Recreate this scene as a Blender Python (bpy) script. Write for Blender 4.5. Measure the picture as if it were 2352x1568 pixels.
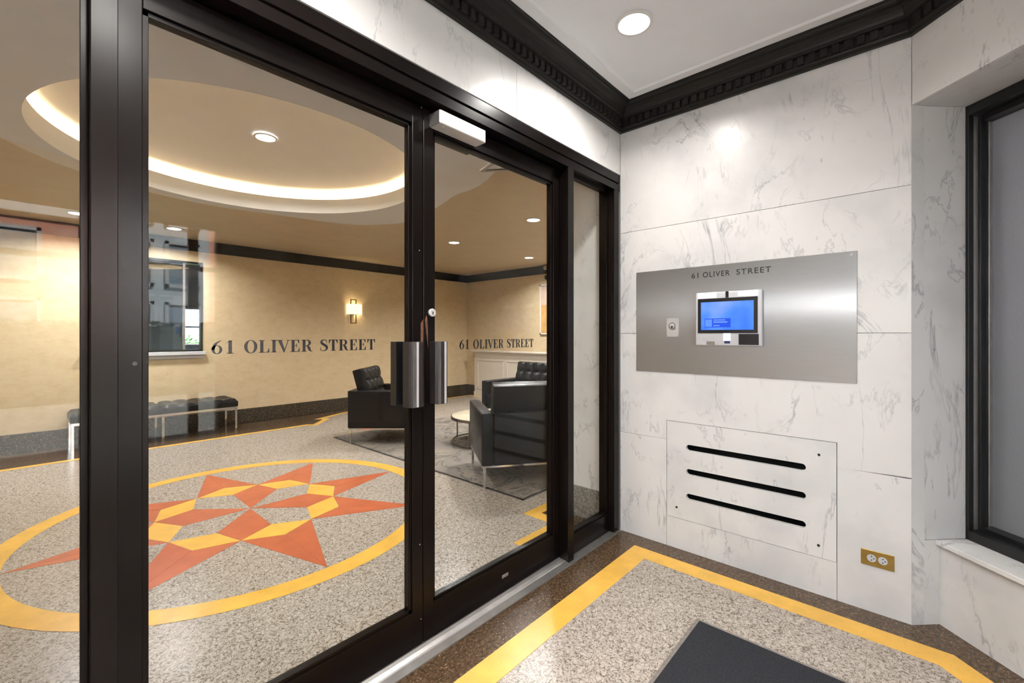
import bpy, bmesh, math, random
from mathutils import Vector, Matrix

for _o in list(bpy.data.objects):
    bpy.data.objects.remove(_o, do_unlink=True)
SC = bpy.context.scene
COL = SC.collection
PI = math.pi
random.seed(61)

# ------------------------------------------------------------------ camera
# X runs along the glazed storefront, Y leads into the lobby, Z up.
# wall_right is X=0, storefront face Y~0, camera stands in the entrance vestibule.
FPX, CXP, HY, EYE = 1015.0, 1176.0, 768.0, 1.25
YAW = math.radians(42.13)
FW = Vector((math.cos(YAW), math.sin(YAW)))
RT = Vector((math.sin(YAW), -math.cos(YAW)))
CAM = Vector((-2.563, -1.372, EYE))
cam_d = bpy.data.cameras.new('camera')
cam = bpy.data.objects.new('camera', cam_d)
COL.objects.link(cam)
cam.location = CAM
cam.rotation_euler = (PI / 2, 0, YAW - PI / 2)
cam_d.sensor_fit = 'HORIZONTAL'
cam_d.sensor_width = 36.0
cam_d.lens = 36.0 * FPX / 2352.0
cam_d.shift_y = -(784.0 - HY) / 2352.0
cam_d.clip_start = 0.02
cam_d.clip_end = 300
SC.camera = cam

# ------------------------------------------------------------------ sky, sun, exposure
world = bpy.data.worlds.new('sky')
SC.world = world
world.use_nodes = True
_bg = world.node_tree.nodes['Background']
_bg.inputs['Color'].default_value = (0.80, 0.90, 1.0, 1)
_bg.inputs['Strength'].default_value = 7.0
sun_d = bpy.data.lights.new('sun', 'SUN')
sun_d.energy = 170.0
sun_d.angle = math.radians(1.0)
sun_d.color = (1.0, 0.95, 0.87)
sun = bpy.data.objects.new('sun', sun_d)
COL.objects.link(sun)
sun.rotation_euler = Vector((-0.25, -0.62, -0.75)).to_track_quat('-Z', 'Y').to_euler()
sun.location = (0, 6, 12)
SC.view_settings.view_transform = 'Standard'
SC.view_settings.look = 'None'
SC.view_settings.gamma = 1.0
SC.view_settings.use_curve_mapping = False
SC.view_settings.exposure = 0.42
SC.cycles.sample_clamp_indirect = 6.0
SC.cycles.caustics_reflective = False
SC.cycles.caustics_refractive = False

# ------------------------------------------------------------------ pixel -> place helpers
def ray(x, y):
    d = FW + RT * ((x - CXP) / FPX)
    return Vector((d.x, d.y, -(y - HY) / FPX))
def on_z(x, y, z=0.0):
    r = ray(x, y); return CAM + r * ((z - EYE) / r.z)
def on_x(x, y, X=0.0):
    r = ray(x, y); return CAM + r * ((X - CAM.x) / r.x)
def on_y(x, y, Y=0.0):
    r = ray(x, y); return CAM + r * ((Y - CAM.y) / r.y)

# ------------------------------------------------------------------ mesh builder
class MB:
    def __init__(s):
        s.v = []; s.f = []
    def add(s, vs, fs):
        o = len(s.v); s.v += [tuple(p) for p in vs]; s.f += [[o + i for i in f] for f in fs]; return s
    def box(s, x0, x1, y0, y1, z0, z1):
        x0, x1 = sorted((x0, x1)); y0, y1 = sorted((y0, y1)); z0, z1 = sorted((z0, z1))
        return s.add([(x0, y0, z0), (x1, y0, z0), (x1, y1, z0), (x0, y1, z0), (x0, y0, z1), (x1, y0, z1), (x1, y1, z1), (x0, y1, z1)],
                     [[3, 2, 1, 0], [4, 5, 6, 7], [0, 1, 5, 4], [1, 2, 6, 5], [2, 3, 7, 6], [3, 0, 4, 7]])
    def obox(s, p, d, n, s0, s1, t0, t1, z0, z1):
        # box on a vertical plane: p 2d origin, d along, n outward
        c = []
        for z in (z0, z1):
            for (a, b) in ((s0, t0), (s1, t0), (s1, t1), (s0, t1)):
                c.append((p[0] + d[0] * a + n[0] * b, p[1] + d[1] * a + n[1] * b, z))
        return s.add(c, [[3, 2, 1, 0], [4, 5, 6, 7], [0, 1, 5, 4], [1, 2, 6, 5], [2, 3, 7, 6], [3, 0, 4, 7]])
    def prism(s, poly, fn, a, b):
        # poly of (u,v); fn(u,v,w) -> point; extruded from w=a to w=b
        n = len(poly)
        vs = [fn(u, v, a) for u, v in poly] + [fn(u, v, b) for u, v in poly]
        fs = [list(range(n))[::-1], list(range(n, 2 * n))] + [[i, (i + 1) % n, n + (i + 1) % n, n + i] for i in range(n)]
        return s.add(vs, fs)
    def flat(s, poly, z0, z1):
        return s.prism(poly, lambda u, v, w: (u, v, w), z0, z1)
    def cyl(s, p0, p1, r, n=16, r1=None):
        p0 = Vector(p0); p1 = Vector(p1); r1 = r if r1 is None else r1
        q = (p1 - p0).to_track_quat('Z', 'Y')
        vs = []
        for p, rr in ((p0, r), (p1, r1)):
            for i in range(n):
                a = 2 * PI * i / n
                vs.append(p + q @ Vector((rr * math.cos(a), rr * math.sin(a), 0)))
        return s.add(vs, [list(range(n))[::-1], list(range(n, 2 * n))] + [[i, (i + 1) % n, n + (i + 1) % n, n + i] for i in range(n)])
    def tube(s, pts, r, n=10, closed=False):
        pts = [Vector(p) for p in pts]; m = len(pts); vs = []; fs = []
        for i, p in enumerate(pts):
            a = pts[i - 1] if (i or closed) else p; b = pts[(i + 1) % m] if (i < m - 1 or closed) else p
            q = (b - a).to_track_quat('Z', 'Y')
            for k in range(n):
                t = 2 * PI * k / n
                vs.append(p + q @ Vector((r * math.cos(t), r * math.sin(t), 0)))
        for i in range(m if closed else m - 1):
            j = (i + 1) % m
            for k in range(n):
                fs.append([i * n + k, i * n + (k + 1) % n, j * n + (k + 1) % n, j * n + k])
        if not closed:
            fs += [list(range(n))[::-1], list(range((m - 1) * n, m * n))]
        return s.add(vs, fs)
    def lathe(s, prof, c=(0, 0, 0), n=48, closed=False):
        vs = []; fs = []; m = len(prof)
        for i in range(n):
            a = 2 * PI * i / n
            for r, z in prof:
                vs.append((c[0] + r * math.cos(a), c[1] + r * math.sin(a), c[2] + z))
        for i in range(n):
            j = (i + 1) % n
            for k in range(m if closed else m - 1):
                l = (k + 1) % m
                fs.append([i * m + k, j * m + k, j * m + l, i * m + l])
        return s.add(vs, fs)
    def sphere(s, c, r, nu=16, nv=10):
        prof = [(max(1e-5, r * math.sin(PI * i / nv)), -r * math.cos(PI * i / nv)) for i in range(nv + 1)]
        return s.lathe(prof, c, nu)
    def build(s, name, mat, parent=None, bevel=0.0, seg=1, smooth=False, merge=False, loc=None, recalc=True):
        me = bpy.data.meshes.new(name)
        bm = bmesh.new()
        vv = [bm.verts.new(p) for p in s.v]
        for f in s.f:
            try: bm.faces.new([vv[i] for i in f])
            except ValueError: pass
        if merge: bmesh.ops.remove_doubles(bm, verts=bm.verts, dist=1e-5)
        if recalc: bmesh.ops.recalc_face_normals(bm, faces=bm.faces)
        if bevel:
            es = [e for e in bm.edges if len(e.link_faces) == 2 and e.calc_face_angle(0) > 0.5]
            bmesh.ops.bevel(bm, geom=es, offset=bevel, segments=seg, affect='EDGES', profile=0.5, clamp_overlap=True)
        if smooth:
            for f in bm.faces: f.smooth = True
        bm.to_mesh(me); bm.free()
        if mat: me.materials.append(mat)
        o = bpy.data.objects.new(name, me)
        COL.objects.link(o)
        if loc is not None: o.location = loc
        if parent: o.parent = parent
        if smooth: smooth_angle(me)
        return o
def smooth_angle(me, ang=0.7):
    bm = bmesh.new(); bm.from_mesh(me)
    for e in bm.edges:
        if len(e.link_faces) == 2 and e.calc_face_angle(0) > ang: e.smooth = False
    bm.to_mesh(me); bm.free()
def empty(name, loc=(0, 0, 0), rz=0.0, parent=None):
    o = bpy.data.objects.new(name, None); COL.objects.link(o)
    o.location = loc; o.rotation_euler = (0, 0, rz); o.empty_display_size = 0.1
    if parent: o.parent = parent
    return o
def tag(o, label, cat, group=None):
    o['label'] = label; o['category'] = cat
    if group: o['group'] = group
    return o
def struct(o, label=None):
    o['kind'] = 'structure'
    if label: o['label'] = label
    return o
def copy_tree(o, parent=None):
    c = o.copy(); COL.objects.link(c)
    if parent: c.parent = parent
    for ch in o.children: copy_tree(ch, c)
    return c
def box(name, mat, x0, x1, y0, y1, z0, z1, parent=None, bevel=0.0, seg=1, smooth=False):
    return MB().box(x0, x1, y0, y1, z0, z1).build(name, mat, parent, bevel, seg, smooth)

# ------------------------------------------------------------------ materials
class N:
    def __init__(s, name):
        s.m = bpy.data.materials.new(name); s.m.use_nodes = True
        s.t = s.m.node_tree; s.b = s.t.nodes['Principled BSDF']; s.out = s.t.nodes['Material Output']
    def n(s, ty, **kw):
        nd = s.t.nodes.new(ty)
        for k, v in kw.items():
            if hasattr(nd, k) and not k[0].isupper(): setattr(nd, k, v)
            else: s.set(nd.inputs[k], v)
        return nd
    def set(s, inp, v):
        if hasattr(v, 'default_value') or hasattr(v, 'is_linked'): s.t.links.new(v, inp)
        else: inp.default_value = v
    def mul(s, a, b, op='MULTIPLY'):
        nd = s.t.nodes.new('ShaderNodeMath'); nd.operation = op
        s.set(nd.inputs[0], a)
        if b is not None: s.set(nd.inputs[1], b)
        return nd.outputs[0]
    def pos(s, scale=(1, 1, 1), rot=(0, 0, 0), rand=0.0):
        g = s.t.nodes.new('ShaderNodeNewGeometry').outputs['Position']
        if rand:
            oi = s.t.nodes.new('ShaderNodeObjectInfo')
            mm = s.t.nodes.new('ShaderNodeVectorMath'); mm.operation = 'ADD'
            s.t.links.new(g, mm.inputs[0]); s.t.links.new(s.mul(oi.outputs['Random'], rand), mm.inputs[1]); g = mm.outputs[0]
        mp = s.t.nodes.new('ShaderNodeMapping'); s.t.links.new(g, mp.inputs[0])
        mp.inputs['Scale'].default_value = scale; mp.inputs['Rotation'].default_value = rot
        return mp.outputs[0]
    def noise(s, vec, scale, detail=2.0, rough=0.5, dist=0.0):
        nd = s.t.nodes.new('ShaderNodeTexNoise'); s.t.links.new(vec, nd.inputs['Vector'])
        nd.inputs['Scale'].default_value = scale; nd.inputs['Detail'].default_value = detail
        nd.inputs['Roughness'].default_value = rough; nd.inputs['Distortion'].default_value = dist
        return nd.outputs['Fac']
    def voro(s, vec, scale, out='Distance', feature='F1'):
        nd = s.t.nodes.new('ShaderNodeTexVoronoi'); nd.feature = feature
        s.t.links.new(vec, nd.inputs['Vector']); nd.inputs['Scale'].default_value = scale
        return nd.outputs[out]
    def ramp(s, fac, stops):
        nd = s.t.nodes.new('ShaderNodeValToRGB'); s.t.links.new(fac, nd.inputs[0])
        el = nd.color_ramp.elements
        while len(el) < len(stops): el.new(0.5)
        for e, (p, c) in zip(el, stops):
            e.position = p; e.color = (c, c, c, 1) if isinstance(c, (int, float)) else (*c, 1)
        return nd.outputs[0]
    def mix(s, fac, a, b):
        nd = s.t.nodes.new('ShaderNodeMix'); nd.data_type = 'RGBA'
        s.set(nd.inputs[0], fac)
        for i, v in ((6, a), (7, b)):
            s.set(nd.inputs[i], (*v, 1) if isinstance(v, tuple) and len(v) == 3 else v)
        return nd.outputs[2]
    def bump(s, h, strength=0.2, dist=0.01):
        nd = s.t.nodes.new('ShaderNodeBump'); s.t.links.new(h, nd.inputs['Height'])
        nd.inputs['Strength'].default_value = strength; nd.inputs['Distance'].default_value = dist
        s.t.links.new(nd.outputs[0], s.b.inputs['Normal'])
    def P(s, color=None, rough=0.5, metal=0.0, spec=0.5, **kw):
        if color is not None: s.set(s.b.inputs['Base Color'], (*color, 1) if isinstance(color, tuple) and len(color) == 3 else color)
        s.set(s.b.inputs['Roughness'], rough); s.set(s.b.inputs['Metallic'], metal); s.set(s.b.inputs['Specular IOR Level'], spec)
        for k, v in kw.items(): s.set(s.b.inputs[k.replace('_', ' ')], v)
        return s.m
def plain(name, color, rough=0.5, metal=0.0, spec=0.5, var=0.08, scale=30.0, **kw):
    k = N(name); nz = k.noise(k.pos(), scale, 3)
    d = tuple(c * (1 - var) for c in color); l = tuple(min(1, c * (1 + var)) for c in color)
    return k.P(k.ramp(nz, [(0.3, d), (0.7, l)]), rough, metal, spec, **kw)
def emis(name, color, strength):
    k = N(name); e = k.n('ShaderNodeEmission'); e.inputs[0].default_value = (*color, 1); e.inputs[1].default_value = strength
    k.t.links.new(e.outputs[0], k.out.inputs[0]); return k.m
def glass(name, tint=(0.97, 0.985, 0.98), f0=0.0105, rough=0.0):
    # thin pane: Schlick reflectance from the incidence angle, same on both faces
    k = N(name)
    tr = k.n('ShaderNodeBsdfTransparent'); tr.inputs[0].default_value = (*tint, 1)
    gl = k.n('ShaderNodeBsdfGlossy'); gl.inputs['Roughness'].default_value = rough
    lw = k.n('ShaderNodeLayerWeight'); lw.inputs['Blend'].default_value = 0.5
    p5 = k.mul(lw.outputs['Facing'], 5.0, 'POWER')
    fac = k.mul(k.mul(p5, 1.0 - f0), f0, 'ADD')
    mx = k.n('ShaderNodeMixShader')
    k.t.links.new(fac, mx.inputs[0]); k.t.links.new(tr.outputs[0], mx.inputs[1]); k.t.links.new(gl.outputs[0], mx.inputs[2])
    k.t.links.new(mx.outputs[0], k.out.inputs[0]); return k.m

def m_marble():
    k = N('white_marble')
    p = k.pos((1, 1, 1), (0.5, 0.3, 0.2), rand=37.0)
    cloud = k.noise(p, 2.2, 4, 0.55)
    base = k.ramp(cloud, [(0.30, (0.66, 0.655, 0.66)), (0.5, (0.79, 0.775, 0.765)), (0.75, (0.84, 0.825, 0.81))])
    q = k.pos((1.0, 1.0, 0.42), (0.75, 0.15, 0.6), rand=53.0)
    def vein(scale, w, det, dist):
        n = k.noise(q, scale, det, 0.62, dist)
        d = k.mul(k.mul(n, 0.5, 'SUBTRACT'), None, 'ABSOLUTE')
        return k.ramp(d, [(0.0, 1.0), (w, 0.0)])
    breakup = k.ramp(k.noise(p, 3.0, 3), [(0.40, 0.0), (0.60, 1.0)])
    v1 = k.mul(vein(1.7, 0.010, 7, 0.9), breakup)
    breakup2 = k.ramp(k.noise(p, 5.5, 3), [(0.50, 0.0), (0.66, 1.0)])
    v2 = k.mul(vein(5.0, 0.016, 6, 0.6), breakup2)
    fleck = k.mul(k.ramp(k.noise(k.pos((1, 1, 0.5), (0.7, 0.1, 0.5), rand=20.0), 34.0, 2), [(0.72, 0.0), (0.79, 1.0)]), breakup)
    v = k.mul(k.mul(k.mul(v1, 0.62), k.mul(v2, 0.48), 'ADD'), k.mul(fleck, 0.45), 'ADD')
    c = k.mix(v, base, (0.30, 0.30, 0.325))
    return k.P(c, 0.27, 0, 0.33)
def m_terrazzo():
    k = N('light_terrazzo'); p = k.pos()
    n = k.noise(p, 58.0, 1.0, 0.4, 0.7)
    d = k.mul(k.mul(n, 0.5, 'SUBTRACT'), None, 'ABSOLUTE')
    worm = k.ramp(d, [(0.0, 1.0), (0.022, 0.85), (0.050, 0.0)])
    n2 = k.noise(p, 80.0, 1.0, 0.4, 0.5)
    d2 = k.mul(k.mul(n2, 0.42, 'SUBTRACT'), None, 'ABSOLUTE')
    worm2 = k.ramp(d2, [(0.0, 0.85), (0.035, 0.0)])
    w = k.mul(worm, worm2, 'MAXIMUM')
    tone = k.ramp(k.noise(p, 40, 2), [(0.3, (0.41, 0.35, 0.305)), (0.7, (0.54, 0.475, 0.42))])
    c = k.mix(k.mul(w, 0.85), tone, (0.10, 0.075, 0.048))
    return k.P(c, 0.27, 0, 0.28)
def m_brown_terrazzo(name='brown_terrazzo', base=(0.060, 0.036, 0.020)):
    k = N(name); p = k.pos()
    n = k.noise(p, 120.0, 1.0, 0.4, 0.8)
    d = k.mul(k.mul(n, 0.5, 'SUBTRACT'), None, 'ABSOLUTE')
    worm = k.ramp(d, [(0.0, 1.0), (0.03, 0.0)])
    gate = k.ramp(k.noise(p, 55.0, 2), [(0.44, 0.0), (0.60, 1.0)])
    chip = k.ramp(k.noise(p, 150.0, 1), [(0.68, 0.0), (0.74, 1.0)])
    tone = k.ramp(k.noise(p, 70, 2), [(0.3, tuple(c * 0.6 for c in base)), (0.7, tuple(c * 1.9 for c in base))])
    c = k.mix(k.mul(k.mul(worm, gate), 0.55), tone, (0.50, 0.36, 0.22))
    c = k.mix(k.mul(chip, 0.7), c, (0.62, 0.52, 0.40))
    return k.P(c, 0.20, 0, 0.4)
def m_inlay(name, col, dark):
    k = N(name); p = k.pos()
    tone = k.ramp(k.noise(p, 7, 4, 0.6), [(0.3, tuple(c * 0.86 for c in col)), (0.7, tuple(min(1, c * 1.12) for c in col))])
    sp = k.ramp(k.noise(p, 130, 1), [(0.67, 0.0), (0.73, 1.0)])
    c = k.mix(k.mul(sp, 0.45), tone, dark)
    return k.P(c, 0.28, 0, 0.28)
def m_parchment():
    k = N('parchment_wallcovering'); p = k.pos()
    a = k.noise(k.pos((1, 1, 1.6)), 9.0, 6, 0.65)
    fib = k.noise(k.pos((1, 1, 0.35)), 90.0, 2, 0.5, 1.0)
    tone = k.ramp(a, [(0.25, (0.61, 0.475, 0.285)), (0.5, (0.68, 0.545, 0.35)), (0.75, (0.72, 0.595, 0.40))])
    f = k.ramp(fib, [(0.60, 0.0), (0.78, 1.0)])
    c = k.mix(k.mul(f, 0.30), tone, (0.50, 0.36, 0.20))
    k.bump(fib, 0.05, 0.004)
    return k.P(c, 0.42, 0, 0.35)
def m_bronze(name='dark_bronze', col=(0.0050, 0.0034, 0.0029), rough=0.26):
    k = N(name); p = k.pos()
    c = k.ramp(k.noise(k.pos((1, 1, 0.2)), 3, 2), [(0.3, tuple(x * 0.85 for x in col)), (0.7, tuple(x * 1.25 for x in col))])
    k.bump(k.noise(p, 700, 1), 0.03, 0.001)
    return k.P(c, rough, 0.0, 0.14)
def m_steel():
    k = N('brushed_steel')
    s = k.noise(k.pos((1, 1.5, 180)), 5.0, 2)
    c = k.ramp(s, [(0.3, (0.53, 0.525, 0.52)), (0.7, (0.58, 0.575, 0.57))])
    tg = k.n('ShaderNodeCombineXYZ'); tg.inputs[1].default_value = 1.0      # scatter runs level along the wall
    k.t.links.new(tg.outputs[0], k.b.inputs['Tangent'])
    return k.P(c, 0.30, 1.0, 0.5, Anisotropic=1.0, Anisotropic_Rotation=0.0)
def m_leather():
    k = N('black_leather'); p = k.pos()
    n = k.noise(p, 14, 4, 0.6)
    k.bump(n, 0.2, 0.012)
    r = k.ramp(n, [(0.3, 0.28), (0.7, 0.42)])
    return k.P(k.ramp(n, [(0.3, (0.005, 0.005, 0.006)), (0.7, (0.009, 0.0085, 0.009))]), r, 0, 0.28)
def m_rug():
    k = N('patterned_rug'); p = k.pos()
    a = k.noise(p, 3.1, 5, 0.6, 1.2)
    d = k.mul(k.mul(a, 0.5, 'SUBTRACT'), None, 'ABSOLUTE')
    line = k.ramp(d, [(0.0, 1.0), (0.035, 0.0)])
    gate = k.ramp(k.noise(p, 1.7, 3), [(0.44, 0.0), (0.58, 1.0)])
    blot = k.ramp(k.noise(p, 8.0, 4, 0.6, 2.0), [(0.56, 0.0), (0.66, 1.0)])
    tone = k.ramp(k.noise(p, 1.2, 3), [(0.3, (0.15, 0.135, 0.125)), (0.55, (0.26, 0.225, 0.19)), (0.8, (0.33, 0.285, 0.235))])
    c = k.mix(k.mul(line, 0.8), tone, (0.07, 0.063, 0.063))
    c = k.mix(k.mul(k.mul(blot, gate), 0.8), c, (0.075, 0.065, 0.065))
    k.bump(k.noise(p, 500, 2), 0.3, 0.003)
    return k.P(c, 0.8, 0, 0.2)
def m_brick():
    k = N('red_brick'); t = k.n('ShaderNodeTexBrick')
    mp = k.n('ShaderNodeMapping'); g = k.n('ShaderNodeNewGeometry'); sx = k.n('ShaderNodeSeparateXYZ'); cb = k.n('ShaderNodeCombineXYZ')
    k.t.links.new(g.outputs['Position'], sx.inputs[0]); k.t.links.new(sx.outputs[0], cb.inputs[0]); k.t.links.new(sx.outputs[2], cb.inputs[1])
    k.t.links.new(cb.outputs[0], t.inputs['Vector'])
    t.inputs['Color1'].default_value = (0.42, 0.15, 0.10, 1); t.inputs['Color2'].default_value = (0.52, 0.22, 0.15, 1)
    t.inputs['Mortar'].default_value = (0.55, 0.48, 0.42, 1); t.inputs['Scale'].default_value = 2.2; t.inputs['Mortar Size'].default_value = 0.015
    return k.P(t.outputs[0], 0.85, 0, 0.2)
def m_frosted():
    k = N('frosted_glass')
    n = k.ramp(k.noise(k.pos(), 160, 2), [(0.35, (0.60, 0.61, 0.64)), (0.65, (0.70, 0.71, 0.74))])
    tl = k.n('ShaderNodeBsdfTranslucent'); k.t.links.new(n, tl.inputs[0])
    df = k.n('ShaderNodeBsdfDiffuse'); df.inputs[0].default_value = (0.26, 0.27, 0.29, 1)
    gl = k.n('ShaderNodeBsdfGlossy'); gl.inputs['Roughness'].default_value = 0.38
    m1 = k.n('ShaderNodeMixShader'); m1.inputs[0].default_value = 0.76
    k.t.links.new(tl.outputs[0], m1.inputs[1]); k.t.links.new(df.outputs[0], m1.inputs[2])
    fr = k.n('ShaderNodeFresnel'); fr.inputs['IOR'].default_value = 1.5
    m2 = k.n('ShaderNodeMixShader'); k.t.links.new(fr.outputs[0], m2.inputs[0])
    k.t.links.new(m1.outputs[0], m2.inputs[1]); k.t.links.new(gl.outputs[0], m2.inputs[2])
    k.t.links.new(m2.outputs[0], k.out.inputs[0]); return k.m

MARBLE = m_marble(); TERR = m_terrazzo(); BROWN = m_brown_terrazzo()
DARKSTONE = m_brown_terrazzo('dark_stone_base', (0.026, 0.020, 0.013))
GREYSTONE = m_brown_terrazzo('grey_terrazzo_base', (0.16, 0.155, 0.145))
YELLOW = m_inlay('yellow_terrazzo', (0.80, 0.46, 0.085), (0.45, 0.24, 0.05))
RED = m_inlay('red_terrazzo', (0.50, 0.135, 0.062), (0.20, 0.05, 0.03))
PARCH = m_parchment(); BRONZE = m_bronze(); STEEL = m_steel(); LEATHER = m_leather(); RUGM = m_rug()
GLASS = glass('clear_glass'); WGLASS = glass('window_glass', (0.72, 0.76, 0.80), 0.08)
FROST = m_frosted()
CEILW = plain('white_ceiling_paint', (0.89, 0.89, 0.90), 0.6, var=0.02, scale=4)
PLATEP = plain('daylight_tinted_ceiling_white', (0.86, 0.90, 0.97), 0.6, var=0.02, scale=4)  # bluish tint offsets tan bounce, standing in for cool daylight
CEILT = plain('tan_ceiling_paint', (0.58, 0.48, 0.34), 0.55, var=0.04, scale=5)
DOMEP = plain('dome_paint', (0.88, 0.87, 0.85), 0.6, var=0.02, scale=4)
CROWNP = m_bronze('black_crown_paint', (0.017, 0.0155, 0.014), 0.38)
BLACKTRIM = plain('black_trim_paint', (0.006, 0.006, 0.007), 0.25, var=0.2, scale=6)
GROUT = plain('grey_grout', (0.30, 0.29, 0.28), 0.9)
ALU = plain('worn_aluminium', (0.55, 0.53, 0.51), 0.32, 0.85, var=0.12, scale=14)
ALUD = plain('dark_anodised', (0.018, 0.016, 0.016), 0.36, 0.0, 0.4, var=0.12, scale=14)
ALUB = plain('bright_aluminium', (0.80, 0.80, 0.81), 0.25, 0.5, var=0.05)
CHROME = plain('polished_chrome', (0.72, 0.72, 0.72), 0.10, 1.0, var=0.03)
BLACKP = plain('black_plastic', (0.010, 0.010, 0.011), 0.28, var=0.1)
BLACKM = plain('black_window_metal', (0.012, 0.012, 0.013), 0.35, 0.2, var=0.2, scale=9)
WHITEP = plain('white_plastic', (0.60, 0.60, 0.63), 0.35, var=0.02)
CLOSER = plain('cream_closer_cover', (0.72, 0.69, 0.66), 0.4, 0.1, var=0.03)
WHITEPAINT = plain('cream_mantel_paint', (0.72, 0.65, 0.56), 0.45, var=0.03, scale=6)
BRASS = plain('satin_brass', (0.55, 0.36, 0.10), 0.35, 0.8, var=0.1)
INK = plain('black_lettering', (0.006, 0.006, 0.007), 0.4, var=0.1)
ENGR = plain('engraved_lettering', (0.014, 0.014, 0.015), 0.5, var=0.1)
MATM = plain('charcoal_mat_fibre', (0.030, 0.031, 0.036), 0.95, spec=0.1, var=0.35, scale=260)
RUBBER = plain('grey_mat_edging', (0.20, 0.175, 0.155), 0.7, var=0.25, scale=40)
LAMPON = emis('downlight_glow', (1.0, 0.93, 0.84), 14.0)
COVE = emis('cove_strip_glow', (1.0, 0.70, 0.40), 36.0)
DARK = plain('duct_shade_black', (0.008, 0.008, 0.008), 0.9)

# ================================================================== FLOOR
floor = struct(MB().box(-4.3, 3.9, -2.9, 5.8, -0.12, 0.0).build('floor', TERR), 'polished light terrazzo floor')
def inlay(name, mat, polys, top=0.0008):
    m = MB()
    for p in polys: m.flat(p, -0.01, top)
    return m.build(name, mat, floor)
def loop_strip(A, B):
    n = len(A); return [[A[i], A[(i + 1) % n], B[(i + 1) % n], B[i]] for i in range(n)]
VO = [(-.13, -.152), (-.13, -1.494), (-1.106, -2.47), (-2.91, -2.47), (-2.91, -.152)]
VI = [(-.24, -.266), (-.24, -1.449), (-1.151, -2.36), (-2.80, -2.36), (-2.80, -.266)]
VW = [(.01, .01), (.09, -1.46), (-1.05, -2.6), (-3.05, -2.6), (-3.05, .01)]
inlay('brown_border', BROWN, loop_strip(VW, VO))
inlay('yellow_band', YELLOW, loop_strip(VO, VI), 0.0012)
inlay('brown_border', BROWN, [[(-4.2, 5.6), (-4.2, 4.87), (.05, 4.87), (.12, 4.80), (.42, 5.07), (.33, 5.16), (.9, 5.42), (3.73, 5.42), (3.73, 5.6)]])
def polyband(pts, w):
    out = []
    P2 = [Vector(p) for p in pts]
    L = []; Rr = []
    for i, p in enumerate(P2):
        a = (P2[i] - P2[i - 1]).normalized() if i else None
        b = (P2[i + 1] - P2[i]).normalized() if i < len(P2) - 1 else None
        a = a or b; b = b or a
        na = Vector((-a.y, a.x)); nb = Vector((-b.y, b.x)); m = (na + nb).normalized()
        k = w / 2 / max(0.35, m.dot(na))
        L.append(p + m * k); Rr.append(p - m * k)
    for i in range(len(P2) - 1): out.append([tuple(L[i]), tuple(Rr[i]), tuple(Rr[i + 1]), tuple(L[i + 1])])
    return out
inlay('yellow_band', YELLOW, polyband([(-4.2, 4.83), (.07, 4.83), (.14, 4.75), (.45, 5.06), (.37, 5.14), (.91, 5.38), (3.6, 5.38), (3.6, .6)], 0.075), 0.0012)
inlay('brown_border', BROWN, [[(-.59, .11), (.01, .11), (.01, .5), (-.13, .5), (-.13, .32), (-.59, .32)], [(-.13, .49), (3.7, .49), (3.7, .56), (-.13, .56)]])
inlay('yellow_band', YELLOW, [[(-.59, .31), (-.13, .31), (-.13, .40), (-.59, .40)], [(-.22, .40), (-.13, .40), (-.13, .64), (-.22, .64)], [(-.13, .55), (3.6, .55), (3.6, .64), (-.13, .64)]], 0.0012)
# compass star
SCX, SCY = -1.467, 2.155
RCX, RCY, RIN, ROUT = -1.48, 2.12, 1.168, 1.288
ring = MB()
NR = 96
for i in range(NR):
    a, b = 2 * PI * i / NR, 2 * PI * (i + 1) / NR
    ring.add([(RCX + r * math.cos(t), RCY + r * math.sin(t), 0.0012) for r, t in ((RIN, a), (ROUT, a), (ROUT, b), (RIN, b))], [[0, 1, 2, 3]])
ring.build('yellow_ring', YELLOW, floor, merge=True)
def sp(r, deg): return (SCX + r * math.cos(math.radians(deg)), SCY + r * math.sin(math.radians(deg)))
def ringtip(deg):
    d = Vector((math.cos(math.radians(deg)), math.sin(math.radians(deg)))); o = Vector((SCX - RCX, SCY - RCY))
    b = o.dot(d); c = o.dot(o) - (RIN - .004) ** 2
    return -b + math.sqrt(b * b - c)
def shrink(poly, k):
    c = Vector((sum(p[0] for p in poly) / len(poly), sum(p[1] for p in poly) / len(poly)))
    return [tuple(c + (Vector(p) - c) * (1 - k / max(1e-6, (Vector(p) - c).length))) for p in poly]
for k in range(8):
    a = 45 * k
    tip0, tip1 = sp(.553, a - 22.5), sp(.553, a + 22.5)
    inlay('yellow_rhombus', YELLOW, [shrink([sp(.397, a), tip0, sp(.625, a), tip1], .002)], 0.0012)
    inlay('red_star_point', RED, [shrink([tip0, sp(ringtip(a), a), sp(.625, a)], .002), shrink([sp(ringtip(a), a), tip1, sp(.625, a)], .002)], 0.0010)
for k in range(4):
    a = 67.5 + 90 * k
    inlay('red_kite', RED, [shrink([sp(.003, a), sp(.397, a - 22.5), sp(.553, a), sp(.397, a + 22.5)], .002)], 0.0010)

# ================================================================== VESTIBULE WALLS
SQ = math.sqrt(0.5)
def slab(parent, p, d, n, s0, s1, z0, z1, th=0.02, name='marble_slab', g=0.0009, mat=None, t1=0.0):
    return MB().obox(p, d, n, s0 + g, s1 - g, -th, t1, z0 + g, z1 - g).build(name, mat or MARBLE, parent, 0.0006)
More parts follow.
